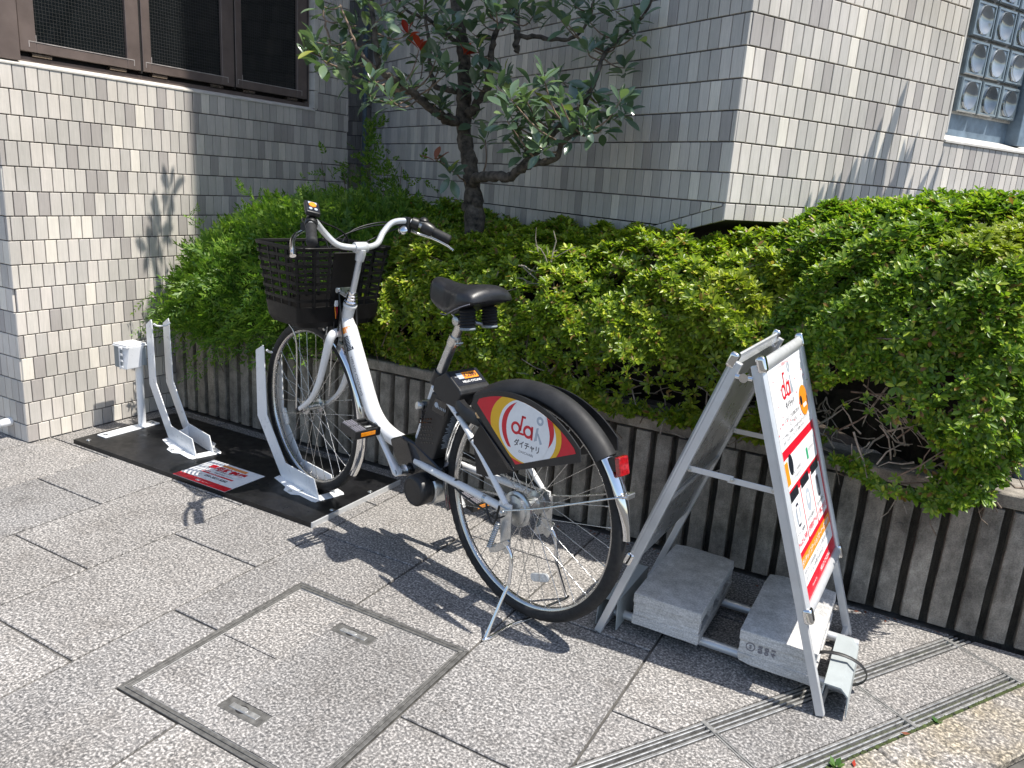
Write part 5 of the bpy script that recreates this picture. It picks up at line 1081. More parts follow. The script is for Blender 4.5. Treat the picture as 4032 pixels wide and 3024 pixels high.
g.tube([(.31, -.042, .568), (.31, .042, .568)], .007, 10)
frame = g.build('frame', 'whiteframe', BK, 45)
for s_ in (1, -1):
    for q in (.22, .09): g = G(); p = V3(q, (.058 if q > .15 else .069)*s_, .3365); g.tube([p-V3(.006, 0, 0), p+V3(.006, 0, 0)], .0118, 14); g.build('cable_band', 'zinc' if q < .15 else 'black', frame)
for q in ((.225, .0606, .546), (.158, .0648, .490)): g = G(); p = V3(*q); d = V3(.122, 0, .102).normalized(); g.tube([p-d*.002, p+d*.002], .0094, 12); g.build('cable_tie', 'black', frame)
# lettering along the down tube
d0, d1 = V3(.822, 0, .608), V3(.742, 0, .462); ax = (d1-d0).normalized(); up_ = V3(0, 1, 0).cross(ax); g = G()
V, F = text2d('HELLO CYCLING', w=.135, h=.010, bold=.01)
def onTube(x, y): a = y/.0270; c = d0.lerp(d1, .50)+ax*(x+.012); e_ = up_*-1; return c + (V3(0, 1, 0)*math.cos(a+.15)-up_*math.sin(a+.15)*-1)*.0272
g.add([onTube(x, y) for x, y in V], F); g.build('lettering', 'greyink', frame, 0)
def band(c, ax_, r_, l, a0, a1, mat, nm, parent=frame):
    g = G(); up2 = V3(0, 1, 0).cross(ax_); n = 12
    for i in range(n):
        t0, t1 = rad(a0+(a1-a0)*i/n), rad(a0+(a1-a0)*(i+1)/n); q = [c+ax_*x+(V3(0, 1, 0)*math.cos(t)+up2*math.sin(t))*r_ for x, t in ((-l/2, t0), (l/2, t0), (l/2, t1), (-l/2, t1))]; g.poly(q)
    return g.build(nm, mat, parent, 60)
axd = (V3(.78, 0, .532)-V3(.858, 0, .672)).normalized()
band(V3(.854, 0, .664), axd, .0268, .020, -75, 75, 'orange', 'registration_sticker'); band(V3(.832, 0, .624), axd, .0270, .050, -70, 70, 'navy', 'warning_sticker')
g = G(); up2 = V3(0, 1, 0).cross(axd)
for i in range(9): 
    for a0, a1 in ((-50, -8), (0, 45)):
        c = V3(.832, 0, .624)+axd*(-.020+.005*i); t0, t1 = rad(a0+3*(i % 2)), rad(a1-6*(i % 3)); n = 4
        for j in range(n):
            u_, w_ = t0+(t1-t0)*j/n, t0+(t1-t0)*(j+1)/n; g.poly([c+axd*x+(V3(0, 1, 0)*math.cos(t)+up2*math.sin(t))*.0272 for x, t in ((-.0009, u_), (.0009, u_), (.0009, w_), (-.0009, w_))])
g.build('sticker_text', 'greyprint', frame, 0)
# ---------------- fork, headset, stem
g = G()
for s_ in (1, -1): g.tube(smoothpath([(.896, .012*s_, .652), (.893, .040*s_, .648), (.898, .052*s_, .622), (.925, .054*s_, .545), (.958, .055*s_, .462), (1.008, .056*s_, .392), (1.080, .057*s_, .339)], 6), [.0155]*8+list(np.linspace(.0155, .0085, 29)), 14)
g.tube([(.894, 0, .668), (.896, 0, .640)], .019, 16); fork = g.build('fork', 'whiteframe', BK, 50)
for s_ in (1, -1): g = G(); g.lathe((1.084, .050*s_, .337), (0, s_, 0), [(.011, 0), (.011, .006), (.008, .007), (.008, .016), (.005, .020)], 12); g.build('axle_nut', 'zinc' if s_ < 0 else 'black', fork)
sdx = (V3(.800, 0, .925)-V3(.850, 0, .770)).normalized(); HS = V3(.852, 0, .762)
g = G(); g.lathe(HS, sdx, [(.024, 0), (.0245, .004), (.021, .008), (.021, .016), (.0185, .018), (.019, .026), (.0165, .028), (.0165, .036), (.012, .038)], 24); g.build('headset', 'chrome', BK)
g = G(); g.tube([HS+sdx*.03, HS+sdx*.168], .0100, 18); g.tube([HS+sdx*.150, HS+sdx*.176, HS+sdx*.190], [.0145, .0165, .0140], 18); g.lathe((HS+sdx*.184)+V3(.005, -.024, .010), (0, 1, 0), [(.016, 0), (.0180, .004), (.0180, .044), (.016, .048)], 20); g.lathe(HS+sdx*.190, sdx, [(.009, 0), (.009, .004), (.006, .005)], 6); g.build('stem', 'alu', BK, 50)
CL = HS+sdx*.184+V3(.006, 0, .011)
# ---------------- handlebar
_hr = Matrix.Rotation(rad(5), 3, 'Z')
def _rot(p): q = _hr @ (Vector(p)-CL); return q+CL
def hb(s_): return [_rot(p_) for p_ in [(CL.x, 0, CL.z), (CL.x+.002, .040*s_, CL.z+.0), (CL.x+.014, .085*s_, CL.z+.010), (CL.x+.028, .122*s_, CL.z+.045), (CL.x+.022, .160*s_, CL.z+.078), (CL.x-.012, .200*s_, CL.z+.084), (CL.x-.050, .230*s_, CL.z+.070)]]
def he(s_): return _rot(V3(CL.x-.128, .283*s_, CL.z+.030))
Lp = smoothpath(hb(1), 6); Rp_ = smoothpath(hb(-1), 6)
g = G(); g.tube([p for p in Rp_[::-1]] + Lp[1:], .0100, 16); bar = g.build('handlebar', 'alu', BK, 60)
for s_ in (1, -1):
    a = Vector(hb(s_)[-1]); e = he(s_); d = (e-a).normalized(); g = G(); L_ = (e-a).length
    g.lathe(a, d, [(.014, 0), (.0172, .004), (.0162, .02), (.0155, L_*.45), (.0165, L_*.75), (.0168, L_*.95), (.013, L_), (.004, L_+.001)], 18); g.build('grip', 'rubber', bar, 50)
    b = Vector(hb(s_)[5]); mid = a.lerp(b, .5); g = G(); g.lathe(b.lerp(a, .15), (a-b).normalized(), [(.013, 0), (.0195, .003), (.0200, .022), (.0165, .028)], 16); dn = V3(.026, .004*s_, -.018); g.box(mid+dn*.55, (.038, .020, .022), Matrix.Rotation(.5*s_, 3, 'Z')); g.build('brake_clamp', 'black', bar, 40, 0)
    pv = mid+V3(.040, .006*s_, -.026); lv = smoothpath([pv, pv+V3(-.010, .028*s_, -.010), pv+V3(-.048, .060*s_, -.022), pv+V3(-.092, .086*s_, -.040), pv+V3(-.118, .100*s_, -.058)], 5)
    g = G(); g.tube(lv, list(np.interp(range(len(lv)), [0, 6, len(lv)-3, len(lv)-1], [.0095, .0085, .0075, .0095])), 10, sq=.7); g.build('brake_lever', 'chrome', bar, 50)
# left control panel, right gear shifter and bell
b = Vector(hb(1)[5]); g = G(); R3 = Matrix.Rotation(-rad(35), 3, 'Y') @ Matrix.Rotation(rad(-20), 3, 'Z'); c = b+V3(-.010, .004, .036); g.box(c, (.058, .044, .016), R3); cp = g.build('control_panel', 'black', BK, 40, .005, 3)
g = G(); g.box(c+R3 @ V3(0, 0, .0084), (.046, .034, .0008), R3); g.build('panel_face', 'navy', cp, 0); g = G(); g.lathe(c+R3 @ V3(.008, 0, .0088), R3 @ V3(0, 0, 1), [(.0115, 0), (.0105, .0018)], 20); g.build('power_button', 'orange', cp)
for q in ((-.012, .008), (-.012, -.008)): g = G(); g.lathe(c+R3 @ V3(q[0], q[1], .0088), R3 @ V3(0, 0, 1), [(.0055, 0), (.005, .001)], 14); g.build('button', 'greyprint', cp)
g = G(); g.box(c+R3 @ V3(.016, 0, .0092), (.010, .026, .0006), R3); g.build('display', 'greyprint', cp, 0)
g = G(); g.box(b+V3(.002, 0, .012), (.022, .020, .034), R3); g.build('panel_mount', 'black', cp, 40, .003, 2)
b = Vector(hb(-1)[6]); a = Vector(hb(-1)[5]); d = (he(-1)-b).normalized(); g = G(); g.lathe(b-d*.004, d, [(.015, 0), (.022, .003), (.0235, .014), (.021, .034), (.0185, .042)], 20); sh = g.build('gear_shifter', 'black', BK, 40); g = G(); g.lathe(b+d*.006+V3(.004, .002, .018), V3(-.2, 0, 1), [(.015, 0), (.0155, .008), (.010, .013), (.004, .015)], 18); g.build('shifter_dial', 'black', sh); g = G(); g.lathe(b+d*.006+V3(.004, .002, .0165), V3(-.2, 0, 1), [(.0165, 0), (.0165, .003)], 18); g.build('dial_ring', 'zinc', sh)
bc = a.lerp(b, .15)+V3(.018, .016, -.030); g = G(); g.lathe(bc, V3(-.25, .55, .55), [(.019, 0), (.0205, .004), (.0185, .010), (.012, .015), (.003, .0165)], 22); bell = g.build('bell', 'chrome', BK); g = G(); g.box(a.lerp(b, .15)+V3(.010, .010, -.010), (.030, .016, .052)); g.build('bell_bracket', 'black', bell, 40, .004, 2)
# ---------------- cables
cab = {}
for i, (pts, r_) in enumerate([([(.81, .20, 1.02), (.88, .16, 1.03), (.93, .06, .98), (.905, .030, .86), (.872, .028, .74), (.880, .030, .66)], .0026),
        ([(.82, -.20, 1.01), (.90, -.15, 1.02), (.925, -.03, .975), (.90, .020, .86), (.868, .030, .75), (.852, .030, .65), (.80, .030, .54), (.735, .028, .43)], .0026),
        ([(.82, -.19, 1.02), (.90, -.10, 1.005), (.93, .02, .95), (.915, .036, .85), (.90, .034, .76), (.905, .03, .66)], .0026),
        ([(.80, .19, 1.035), (.86, .10, 1.02), (.91, -.02, .97), (.90, -.032, .86), (.868, -.030, .76), (.855, -.030, .68)], .0030),
        ([(.82, -.19, 1.01), (.88, -.17, .99), (.905, -.06, .93), (.89, -.036, .84), (.862, -.032, .73)], .0026)]):
    g = G(); g.tube(smoothpath(pts, 7), r_, 7); g.build('cable', 'black', BK, 60)
g = G(); g.tube([(.902, .030, .80), (.898, .031, .765)], .007, 10); cn = g.build('connector', 'black', BK); g = G(); g.box((.895, .031, .753), (.016, .014, .022)); g.build('plug', 'wprint', cn, 0, .002, 1)
for i, m in enumerate(('red', 'black', 'orange')): g = G(); g.tube([(.893, .027+.004*i, .743), (.890, .028+.003*i, .722), (.894, .030, .70)], .0016, 6); g.build('wire', m, cn)
# ---------------- basket
def bring(z, k=6):
    t = (z-.690)/.250; s0 = .900-.040*t; s1 = 1.150+.032*t; w = .158+.030*t; r_ = .055; P = []
    for cx, cy, a in ((s1-r_, w-r_, 0), (s0+r_*.6, w-r_*1.1, 90), (s0+r_*.6, -w+r_*1.1, 180), (s1-r_, -w+r_, 270)):
        rx, ry = (r_, r_) if a in (0, 270) else (r_*.6, r_*1.1)
        for i in range(k+1): u_ = rad(a+90*i/k); P.append(V3(cx+rx*math.cos(u_), cy+ry*math.sin(u_), z))
    return P
def lerpring(P, f):      # point at arc fraction f
    L = [0]; n = len(P)
    for i in range(n): L.append(L[-1]+(P[(i+1) % n]-P[i]).length)
    x = f % 1*L[-1]
    for i in range(n):
        if x <= L[i+1]: return P[i].lerp(P[(i+1) % n], (x-L[i])/max(1e-9, L[i+1]-L[i]))
    return P[0]
def ringband(g, z0, z1, th):
    A, B = bring(z0), bring(z1); n = len(A); c = Vector((sum(p.x for p in A)/n, 0, 0)); off = lambda p: (V3(p.x, p.y, 0)-c).normalized()*th
    vs = A+B+[p-off(p) for p in B]+[p-off(p) for p in A]; fs = []
    for i in range(n):
        k = (i+1) % n
        for j in range(4): fs.append((j*n+i, j*n+k, ((j+1) % 4)*n+k, ((j+1) % 4)*n+i))
    g.add(vs, fs)
g = G(); ringband(g, .690, .742, .004); A = bring(.690); g.poly(A[::-1]); A2 = bring(.694); g.poly(A2); B_ = [V3((p.x-1.01)*.93+1.01, p.y*.93, .672) for p in bring(.690)]; n = len(B_); g.add(bring(.6905)+B_, [(i, (i+1) % n, n+(i+1) % n, n+i) for i in range(n)]+[tuple(range(n, 2*n))]); basket = g.build('basket', 'brownpl', BK, 40)
g = G(); ringband(g, .928, .940, .014); g.build('basket_rim', 'brownpl', basket, 40, .002, 1)
for z in (.764, .793, .822, .851, .880, .907): g = G(); ringband(g, z-.0050, z+.0050, .005); g.build('basket_bar', 'brownpl', basket, 40)
for i in range(22):
    f = (i+.5)/22; pa, pb = lerpring(bring(.740), f), lerpring(bring(.930), f); ctr = V3(1.01, 0, pa.z); o_ = V3(pa.x-1.01, pa.y, 0).normalized()*.0025; tg = V3(-o_.y, o_.x, 0).normalized(); w = .0042 if i % 2 else .006; g = G(); g.add([pa+tg*w-o_*.4, pa-tg*w-o_*.4, pb-tg*w-o_*.4, pb+tg*w-o_*.4, pa+tg*w-o_*2.4, pa-tg*w-o_*2.4, pb-tg*w-o_*2.4, pb+tg*w-o_*2.4], [(0, 1, 2, 3), (7, 6, 5, 4), (0, 4, 5, 1), (3, 2, 6, 7), (1, 5, 6, 2), (0, 3, 7, 4)]); g.build('basket_rib', 'brownpl', basket, 0)
g = G(); g.prism([(.8930, -.055, .742), (.8930, .055, .742), (.8565, .062, .925), (.8565, -.062, .925)], (.006, 0, .001)); g.build('basket_back_panel', 'brownpl', basket, 0, .002, 1)
g = G(); g.prism([(p[0]*0+.884, p[0], .80+p[1]) for p in rrect(-.040, -.012, .040, .012, .008)], (-.004, 0, 0)); bk1 = g.build('basket_bracket', 'zinc', BK, 0, .001, 1)
for t in (-.026, .026): g = G(); g.lathe((.880, t, .80), (-1, 0, 0), [(.008, 0), (.007, .003), (.003, .004)], 12); g.build('bolt', 'chrome', bk1)
g = G(); g.prism([(.881, .012, .79), (.881, .030, .79), (.846, .014, .772), (.846, -.004, .772)], (0, 0, .003)); g.build('bracket_arm', 'zinc', bk1, 0)
for s_ in (1, -1): g = G(); g.tube(smoothpath([(1.10, .085*s_, .678), (1.10, .088*s_, .655), (1.078, .080*s_, .625), (1.072, .072*s_, .560), (1.084, .068*s_, .36), (1.085, .066*s_, .338)], 5), .0032, 8); g.build('basket_stay', 'steel', BK, 60)
# headlamp bracket under the basket
g = G(); g.tube([(.91, 0, .665), (.955, .0, .672), (.985, 0, .668)], .006, 8); g.lathe((.985, 0, .655), (1, 0, -.1), [(.012, 0), (.022, .012), (.024, .030), (.020, .034)], 16); g.build('headlamp', 'black', BK)
# ---------------- front brake and front mudguard
g = G(); g.box((.932, .018, .650), (.030, .020, .055)); g.box((.945, .030, .610), (.018, .014, .050)); g.box((.935, -.022, .640), (.024, .018, .060)); g.box((.948, .020, .628), (.040, .010, .012)); cal = g.build('brake_caliper', 'black', BK, 40, .004, 2)
g = G(); g.lathe((.948, .034, .655), (0, 1, 0), [(.006, 0), (.006, .008), (.004, .010)], 10); g.tube([(.94, .03, .68), (.952, .034, .60), (.955, .034, .56)], .003, 6); g.build('brake_screw', 'zinc', cal)
def guard(hub, r_, a0, a1, hw, depth, mat, name, parent, n=40, th=.0012, taper=None):
    g = G(); m = 9; vs = []; fs = []
    for k_ in range(2):
        for i in range(n+1):
            a = rad(a0+(a1-a0)*i/n); w = hw*(1 if not taper else min(1, max(.35, (taper(i/n)))))
            for j in range(m):
                u_ = -1+2*j/(m-1); rr_ = r_-depth*(abs(u_)**2.4)-k_*th; vs.append((hub.x+math.cos(a)*rr_, u_*w, hub.z+math.sin(a)*rr_))
    L_ = (n+1)*m
    for i in range(n):
        for j in range(m-1): fs.append((i*m+j, i*m+j+1, (i+1)*m+j+1, (i+1)*m+j)); fs.append((L_+i*m+j, L_+(i+1)*m+j, L_+(i+1)*m+j+1, L_+i*m+j+1))
        for j in (0, m-1): fs.append((i*m+j, (i+1)*m+j, L_+(i+1)*m+j, L_+i*m+j))
    for i in (0, n):
        for j in range(m-1): fs.append((i*m+j, i*m+j+1, L_+i*m+j+1, L_+i*m+j))
    g.add(vs, fs); return g.build(name, mat, parent, 50)
fg = guard(FHUB, FR+.016, 112, 214, .024, .014, 'chrome', 'mudguard', BK, taper=lambda t: 1.35-.6*t); fg['label'] = 'short chrome front mudguard'
g = G(); g.box((.902, 0, .635), (.020, .016, .030)); g.build('mudguard_clip', 'zinc', fg, 0)
# ---------------- rear mudguard, black cover, panels
rg_ = guard(RHUB, RR+.014, -22, 176, .024, .013, 'chrome', 'mudguard', BK, 70, taper=lambda t: min(1, 9*(1.02-t))); rg_['label'] = 'chrome rear mudguard'
cv = guard(RHUB, RR+.024, 50, 139, .037, .030, 'blackmatte', 'mudguard_cover', BK, 44, .003); cv['label'] = 'matt black cover over the rear mudguard'
for s_ in (1, -1):
    T = .075*s_; top = [(RHUB.x+math.cos(rad(a))*(RR+.002), RHUB.z+math.sin(rad(a))*(RR+.002)) for a in np.linspace(62, 132, 22)]
    out = [(.163, .590)] + top + [(-.232, .545), (-.022, .458)]
    g = G(); g.prism([(x, T-.002*s_, z) for x, z in out], (0, .004*s_, 0)); pl = g.build('wheel_panel', 'black', BK, 30, .001, 1)
    g = G(); g.prism([(x, (T*s_-.004)*s_, z) for x, z in ((.123, .545), (.150, .500), (.128, .400), (.085, .404), (-.016, .452), (.10, .585))], (0, .0025*s_, 0)); g.build('lower_guard', 'blackmat', pl, 0, .0008, 1)
    g = G(); g.prism([(x, (abs(T)-.001)*s_, z) for x, z in ((.118, .548), (.135, .560), (.004, .452), (-.018, .454))], (0, .004*s_, 0)); g.build('guard_rim', 'blackgloss', pl, 0, .001, 1)
    # printed artwork: red field, yellow swirl, white disc
    ftop = [(RHUB.x+math.cos(rad(a))*(RR-.012), RHUB.z+math.sin(rad(a))*(RR-.012)) for a in np.linspace(64, 130, 20)]
    field = [(.136, .606-.004)] + ftop + [(-.216, .563), (-.021, .474)]
    lay_ = [abs(T)+.0024]
    def pr(pts, mat, nm): g = G(); g.prism([(x, lay_[0]*s_, z) for x, z in pts], (0, .0003*s_, 0)); return g.build(nm, mat, pl, 0)
    def inside(pts):        # clip to the field (convex)
        q = pts
        n = len(field); sgn = 1 if sum(field[i][0]*field[(i+1) % n][1]-field[(i+1) % n][0]*field[i][1] for i in range(n)) > 0 else -1
        for i in range(n):
            (xa, ya), (xb, yb) = field[i], field[(i+1) % n]; nx_, ny_ = (yb-ya)*sgn, -(xb-xa)*sgn
            if math.hypot(nx_, ny_) < 1e-6: continue
            q = clip(q, nx_, ny_, nx_*xa+ny_*ya) if len(q) > 2 else q
        return q
    cxx, czz, cr_ = -.056, .573, .0785
    pr(field, 'red', 'red_field')
    lay_[0] += .0005; pr(inside(ell(cxx+.012, czz+.004, .125, .092, 44)), 'yellow', 'yellow_swirl')
    lay_[0] += .0005; pr(inside(ell(cxx+.004, czz-.001, .100, .0835, 44)), 'wprint', 'white_swirl')
    lay_[0] += .0005; pr(inside([(cxx+.083*math.cos(rad(a))+.010, czz+.075*math.sin(rad(a))) for a in range(-48, 62, 5)] + [(cxx+.055*math.cos(rad(a))+.016, czz+.080*math.sin(rad(a))) for a in range(60, -50, -5)]), 'red', 'red_crescent'); pr(inside([(cxx-.088*math.cos(rad(a)), czz+.070*math.sin(rad(a))+.018) for a in range(-40, 50, 5)] + [(cxx-.062*math.cos(rad(a))-.008, czz+.078*math.sin(rad(a))+.012) for a in range(48, -45, -5)]), 'red', 'red_crescent')
    lay_[0] += .0005; pr(inside(ell(cxx, czz, .0755, .0775, 44)), 'wprint', 'white_disc'); lay_[0] += .0005
    YY = lay_[0]*s_; ex = V3(-s_, 0, 0); ez = V3(0, 0, 1); O2 = V3(cxx, YY, 0)
    def ringp(g, a, z, r_, w):
        n = 30
        for i in range(n):
            t0, t1 = 2*math.pi*i/n, 2*math.pi*(i+1)/n; g.poly([O2+ex*(a+math.cos(t)*q)+ez*(z+math.sin(t)*q) for t, q in ((t0, r_-w/2), (t1, r_-w/2), (t1, r_+w/2), (t0, r_+w/2))])
    def qd(g, pts): g.poly([O2+ex*a+ez*z for a, z in pts])
    g = G(); ringp(g, -.041, .574, .0135, .0075); ringp(g, .002, .574, .0135, .0075); qd(g, [(-.0285, .570), (-.022, .570), (-.016, .612), (-.0225, .612)]); qd(g, [(-.0225, .606), (-.0085, .606), (-.0085, .612), (-.0225, .612)]); qd(g, [(.0125, .556), (.019, .556), (.019, .592), (.0125, .592)]); qd(g, [(-.030, .560), (-.012, .560), (-.010, .566), (-.030, .566)]); g.build('logo', 'red', pl, 0)
    g = G(); ringp(g, .040, .613, .0085, .0065); qd(g, [(.030, .592), (.037, .595), (.034, .560), (.024, .555)]); qd(g, [(.032, .582), (.038, .580), (.052, .556), (.045, .552)]); g.build('logo_figure', 'greyprint', pl, 0)
    g = G(); put_text(g, 'ダイチャリ', O2+ez*.536, ex, ez, w=.088, h=.021, bold=.02); put_text(g, 'DAICHARI', O2+ez*.5155, ex, ez, w=.050, h=.0065); g.build('lettering', 'ink', pl, 0)
# tail reflector and stays
g = G(); c = V3(-.296, 0, .541); R3 = Matrix.Rotation(rad(14), 3, 'Y'); g.box(c+V3(.016, 0, 0), (.022, .030, .034), R3); tl = g.build('reflector_holder', 'black', BK, 0, .003, 2); g = G(); g.box(c-V3(.004, 0, 0), (.016, .038, .048), R3); g.build('tail_reflector', 'reflector', tl, 0, .005, 3)
for s_ in (1, -1): g = G(); g.tube(smoothpath([(.004, .090*s_, .338), (-.10, .070*s_, .375), (-.22, .046*s_, .428), (-.305, .030*s_, .466), (-.334, .012*s_, .474)], 4), .0026, 8); g.build('mudguard_stay', 'steel', BK)
g = G(); g.box((-.333, 0, .474), (.010, .030, .014)); g.build('stay_clip', 'zinc', BK, 0, .002, 1)
for s_ in (1, -1):
    g = G(); g.lathe(V3(.000, .074*s_, .335), (0, s_, 0), [(.016, 0), (.016, .003), (.010, .004), (.010, .014), (.006, .015), (.006, .026), (.004, .028)], 12); g.build('axle_nut', 'zinc', BK)
    g = G(); g.prism([(x, (.082 if s_ > 0 else -.080), z) for x, z in ((.018, .345), (-.026, .345), (-.030, .235), (-.018, .215), (.006, .225), (.012, .30))], (0, .0035*s_, 0)); hp_ = g.build('stand_plate', 'zinc', BK, 0, .0008, 1)
    # coil spring and lever
    pa, pb = V3(.006, .099*s_, .305), V3(.034, .100*s_, .222); g = G(); n = 120; pts = []
    for i in range(n): t = i/(n-1); a = 2*math.pi*13*t; q = pa.lerp(pb, t); pts.append(q+V3(.0070*math.cos(a), .0070*math.sin(a), 0))
    g.tube(pts, .0016, 6); g.build('spring', 'zinc', hp_)
    g = G(); g.prism([(x, .089*s_, z) for x, z in ((.044, .212), (.036, .202), (.010, .214), (-.022, .240), (-.034, .262), (-.024, .264), (.0, .246), (.036, .226))], (0, .004*s_, 0)); g.build('stand_lever', 'zinc', hp_, 0, .001, 1)
g = G(); stand = [(-.012, .088, .250), (-.040, .090, .225), (-.046, .096, .150), (-.044, .112, .115), (-.040, .165, .010), (-.042, .172, .0055), (-.046, .150, .0055), (-.040, .070, .0055), (-.050, .0, .0055), (-.040, -.070, .0055), (-.046, -.150, .0055), (-.042, -.172, .0055), (-.040, -.165, .010), (-.044, -.112, .115), (-.046, -.096, .150), (-.040, -.090, .225), (-.012, -.088, .250)]
g.tube(smoothpath(stand, 4), .0052, 10); g.build('kickstand', 'chrome', BK, 60)
# ---------------- saddle
def sad(s):
    k = [(.172, .070, .886), (.180, .084, .900), (.205, .094, .909), (.235, .093, .907), (.27, .080, .901), (.305, .058, .897), (.34, .043, .898), (.375, .036, .904), (.41, .031, .906), (.428, .016, .893)]
    a = [q[0] for q in k]; return float(np.interp(s, a, [q[1] for q in k])), float(np.interp(s, a, [q[2] for q in k]))
g = G(); ss = list(np.linspace(.172, .428, 26)); m = 21; vs = []; fs = []
for s_ in ss:
    w, zt = sad(s_); zb = float(np.interp(s_, [.172, .21, .25, .30, .34, .38, .41, .428], [.866, .850, .832, .812, .806, .814, .832, .862])); q = []
    for j in range(m):
        u_ = -1+2*j/(m-1); a = abs(u_)
        if a < .72: b = a/.72; t = w*.90*b; z = zt-.020*b**2.6
        else: b = (a-.72)/.28; t = w*(.90+.10*math.sin(b*math.pi/2)-.05*b); z = (zt-.020)-(zt-.020-zb)*b
        q.append((s_, math.copysign(t, u_), z))
    vs += q
n = len(ss)
for i in range(n-1):
    for j in range(m-1): fs.append((i*m+j, i*m+j+1, (i+1)*m+j+1, (i+1)*m+j))
    fs.append((i*m+m-1, i*m, (i+1)*m, (i+1)*m+m-1))
fs += [tuple(range(m)), tuple((n-1)*m+j for j in range(m))[::-1]]; g.add(vs, fs); saddle = g.build('saddle', 'leather', BK, 75)
sm = saddle.modifiers.new('soften', 'SUBSURF'); sm.levels = 1; sm.render_levels = 1
g = G(); pts = []
for s_ in ss[1:18]: w, zt = sad(s_); pts.append((s_, w*.965, float(np.interp(s_, [.172, .21, .25, .30, .34, .38, .41, .428], [.866, .850, .832, .812, .806, .814, .832, .862]))+.003))
g.tube(pts, .0016, 6); g.build('saddle_piping', 'greyink', saddle)
for t in (-.042, .042):
    g = G(); prof = [(.012, -.004)]
    for i in range(6): prof += [(.020, .0085*i), (.0245, .0085*i+.0042)]
    prof += [(.018, .053)]; g.lathe((.228, t, .790), (.1, 0, 1), prof, 18); sp_ = g.build('spring_boot', 'rubber', saddle, 60); g = G(); g.lathe((.2275, t, .784), (.1, 0, 1), [(.022, 0), (.0235, .003), (.022, .007)], 18); g.build('spring_cap', 'greypl', sp_)
g = G(); g.tube([(.226, -.042, .790), (.245, 0, .797), (.226, .042, .790)], .005, 8); g.tube([(.22, -.03, .79), (.30, -.018, .80), (.39, -.010, .846)], .0035, 8); g.tube([(.22, .03, .79), (.30, .018, .80), (.39, .010, .846)], .0035, 8); g.lathe((.300, -.028, .795), (0, 1, 0), [(.010, 0), (.014, .003), (.014, .053), (.010, .056)], 16); g.build('saddle_clamp', 'zinc', saddle)
g = G(); g.tube([(.300, 0, .790), (.328, 0, .732)], .0142, 18); g.build('seat_post', 'steel', BK); g = G(); g.tube([(.326, 0, .736), (.388, 0, .606)], .0158, 18); g.build('seat_post_sleeve', 'zinc', BK)
g = G(); g.tube([(.322, 0, .744), (.334, 0, .719)], .0185, 18); g.box((.314, 0, .728), (.022, .012, .016)); g.tube([(.305, -.012, .726), (.305, .016, .726)], .0038, 8); g.build('seat_clamp', 'steel', BK, 40)
g = G(); g.tube([(.378, 0, .627), (.398, 0, .586)], .0215, 18); g.build('seat_collar', 'black', BK)
# ---------------- ring lock with its printed top
g = G(); g.prism([(.345, -.060, .585), (.338, -.060, .622), (.290, -.060, .653), (.228, -.060, .613), (.222, -.060, .600), (.240, -.060, .556), (.300, -.060, .560)], (0, .120, 0)); lock = g.build('ring_lock', 'black', BK, 0, .006, 3)
g = G(); n = 26; vs = []; fs = []
for i in range(n):
    a = rad(-160+320*i/(n-1)); 
    c = V3(.205+.060*math.cos(a)*1.15, .056*math.sin(a), 0); c.z = .585-(.270-c.x)*.36
    for (dr, dz) in ((-.012, .012), (.006, .014), (.012, .006), (.012, -.020), (-.012, -.022)):
        e = V3(math.cos(a), math.sin(a), 0)*dr; vs.append(c+e+V3(0, 0, dz))
for i in range(n-1):
    for j in range(5): fs.append((i*5+j, i*5+(j+1) % 5, (i+1)*5+(j+1) % 5, (i+1)*5+j))
fs += [(0, 1, 2, 3, 4), tuple((n-1)*5+j for j in range(5))[::-1]]; g.add(vs, fs); g.build('lock_ring', 'black', lock, 50)
g = G(); g.box((.160, .046, .556), (.026, .018, .016), Matrix.Rotation(.3, 3, 'Y')); g.build('lock_catch', 'wood', lock, 0, .003, 2)
tn = V3(-.012, 0, -.102).cross(V3(0, 0, 0)) if False else None
tx = V3(-.062, 0, -.040).normalized(); ty = V3(0, 1, 0); tzn = V3(-.040, 0, .062).normalized(); tc = V3(.259, 0, .633)+tzn*.0007   # lock top plane; reads with up = forward
R3 = Matrix((tx, -ty, tzn)).transposed()
g = G(); g.box(tc+tx*-.004, (.054, .108, .0006), R3); g.build('lock_label', 'navy', lock, 0)
g = G(); g.box(tc+tx*-.012-ty*.014+tzn*.0006, (.024, .054, .0006), R3); g.build('number_sticker', 'orange', lock, 0)
g = G(); put_text(g, 'K2389', tc+tx*-.012-ty*.014+tzn*.0012, -ty, -tx, w=.047, h=.015, bold=.03); g.build('lettering', 'ink', lock, 0)
g = G(); put_text(g, 'HELLO CYCLING', tc+tx*.011-ty*.006+tzn*.0012, -ty, -tx, w=.070, h=.008, bold=.03); put_text(g, 'RETURN', tc+tx*-.010+ty*.038+tzn*.0012, -ty, -tx, w=.014, h=.003); g.build('lettering', 'whiteink', lock, 0)
g = G(); g.box(tc+tx*-.012+ty*.024+tzn*.0006, (.022, .020, .0006), R3); g.build('code_patch', 'greyprint', lock, 0)
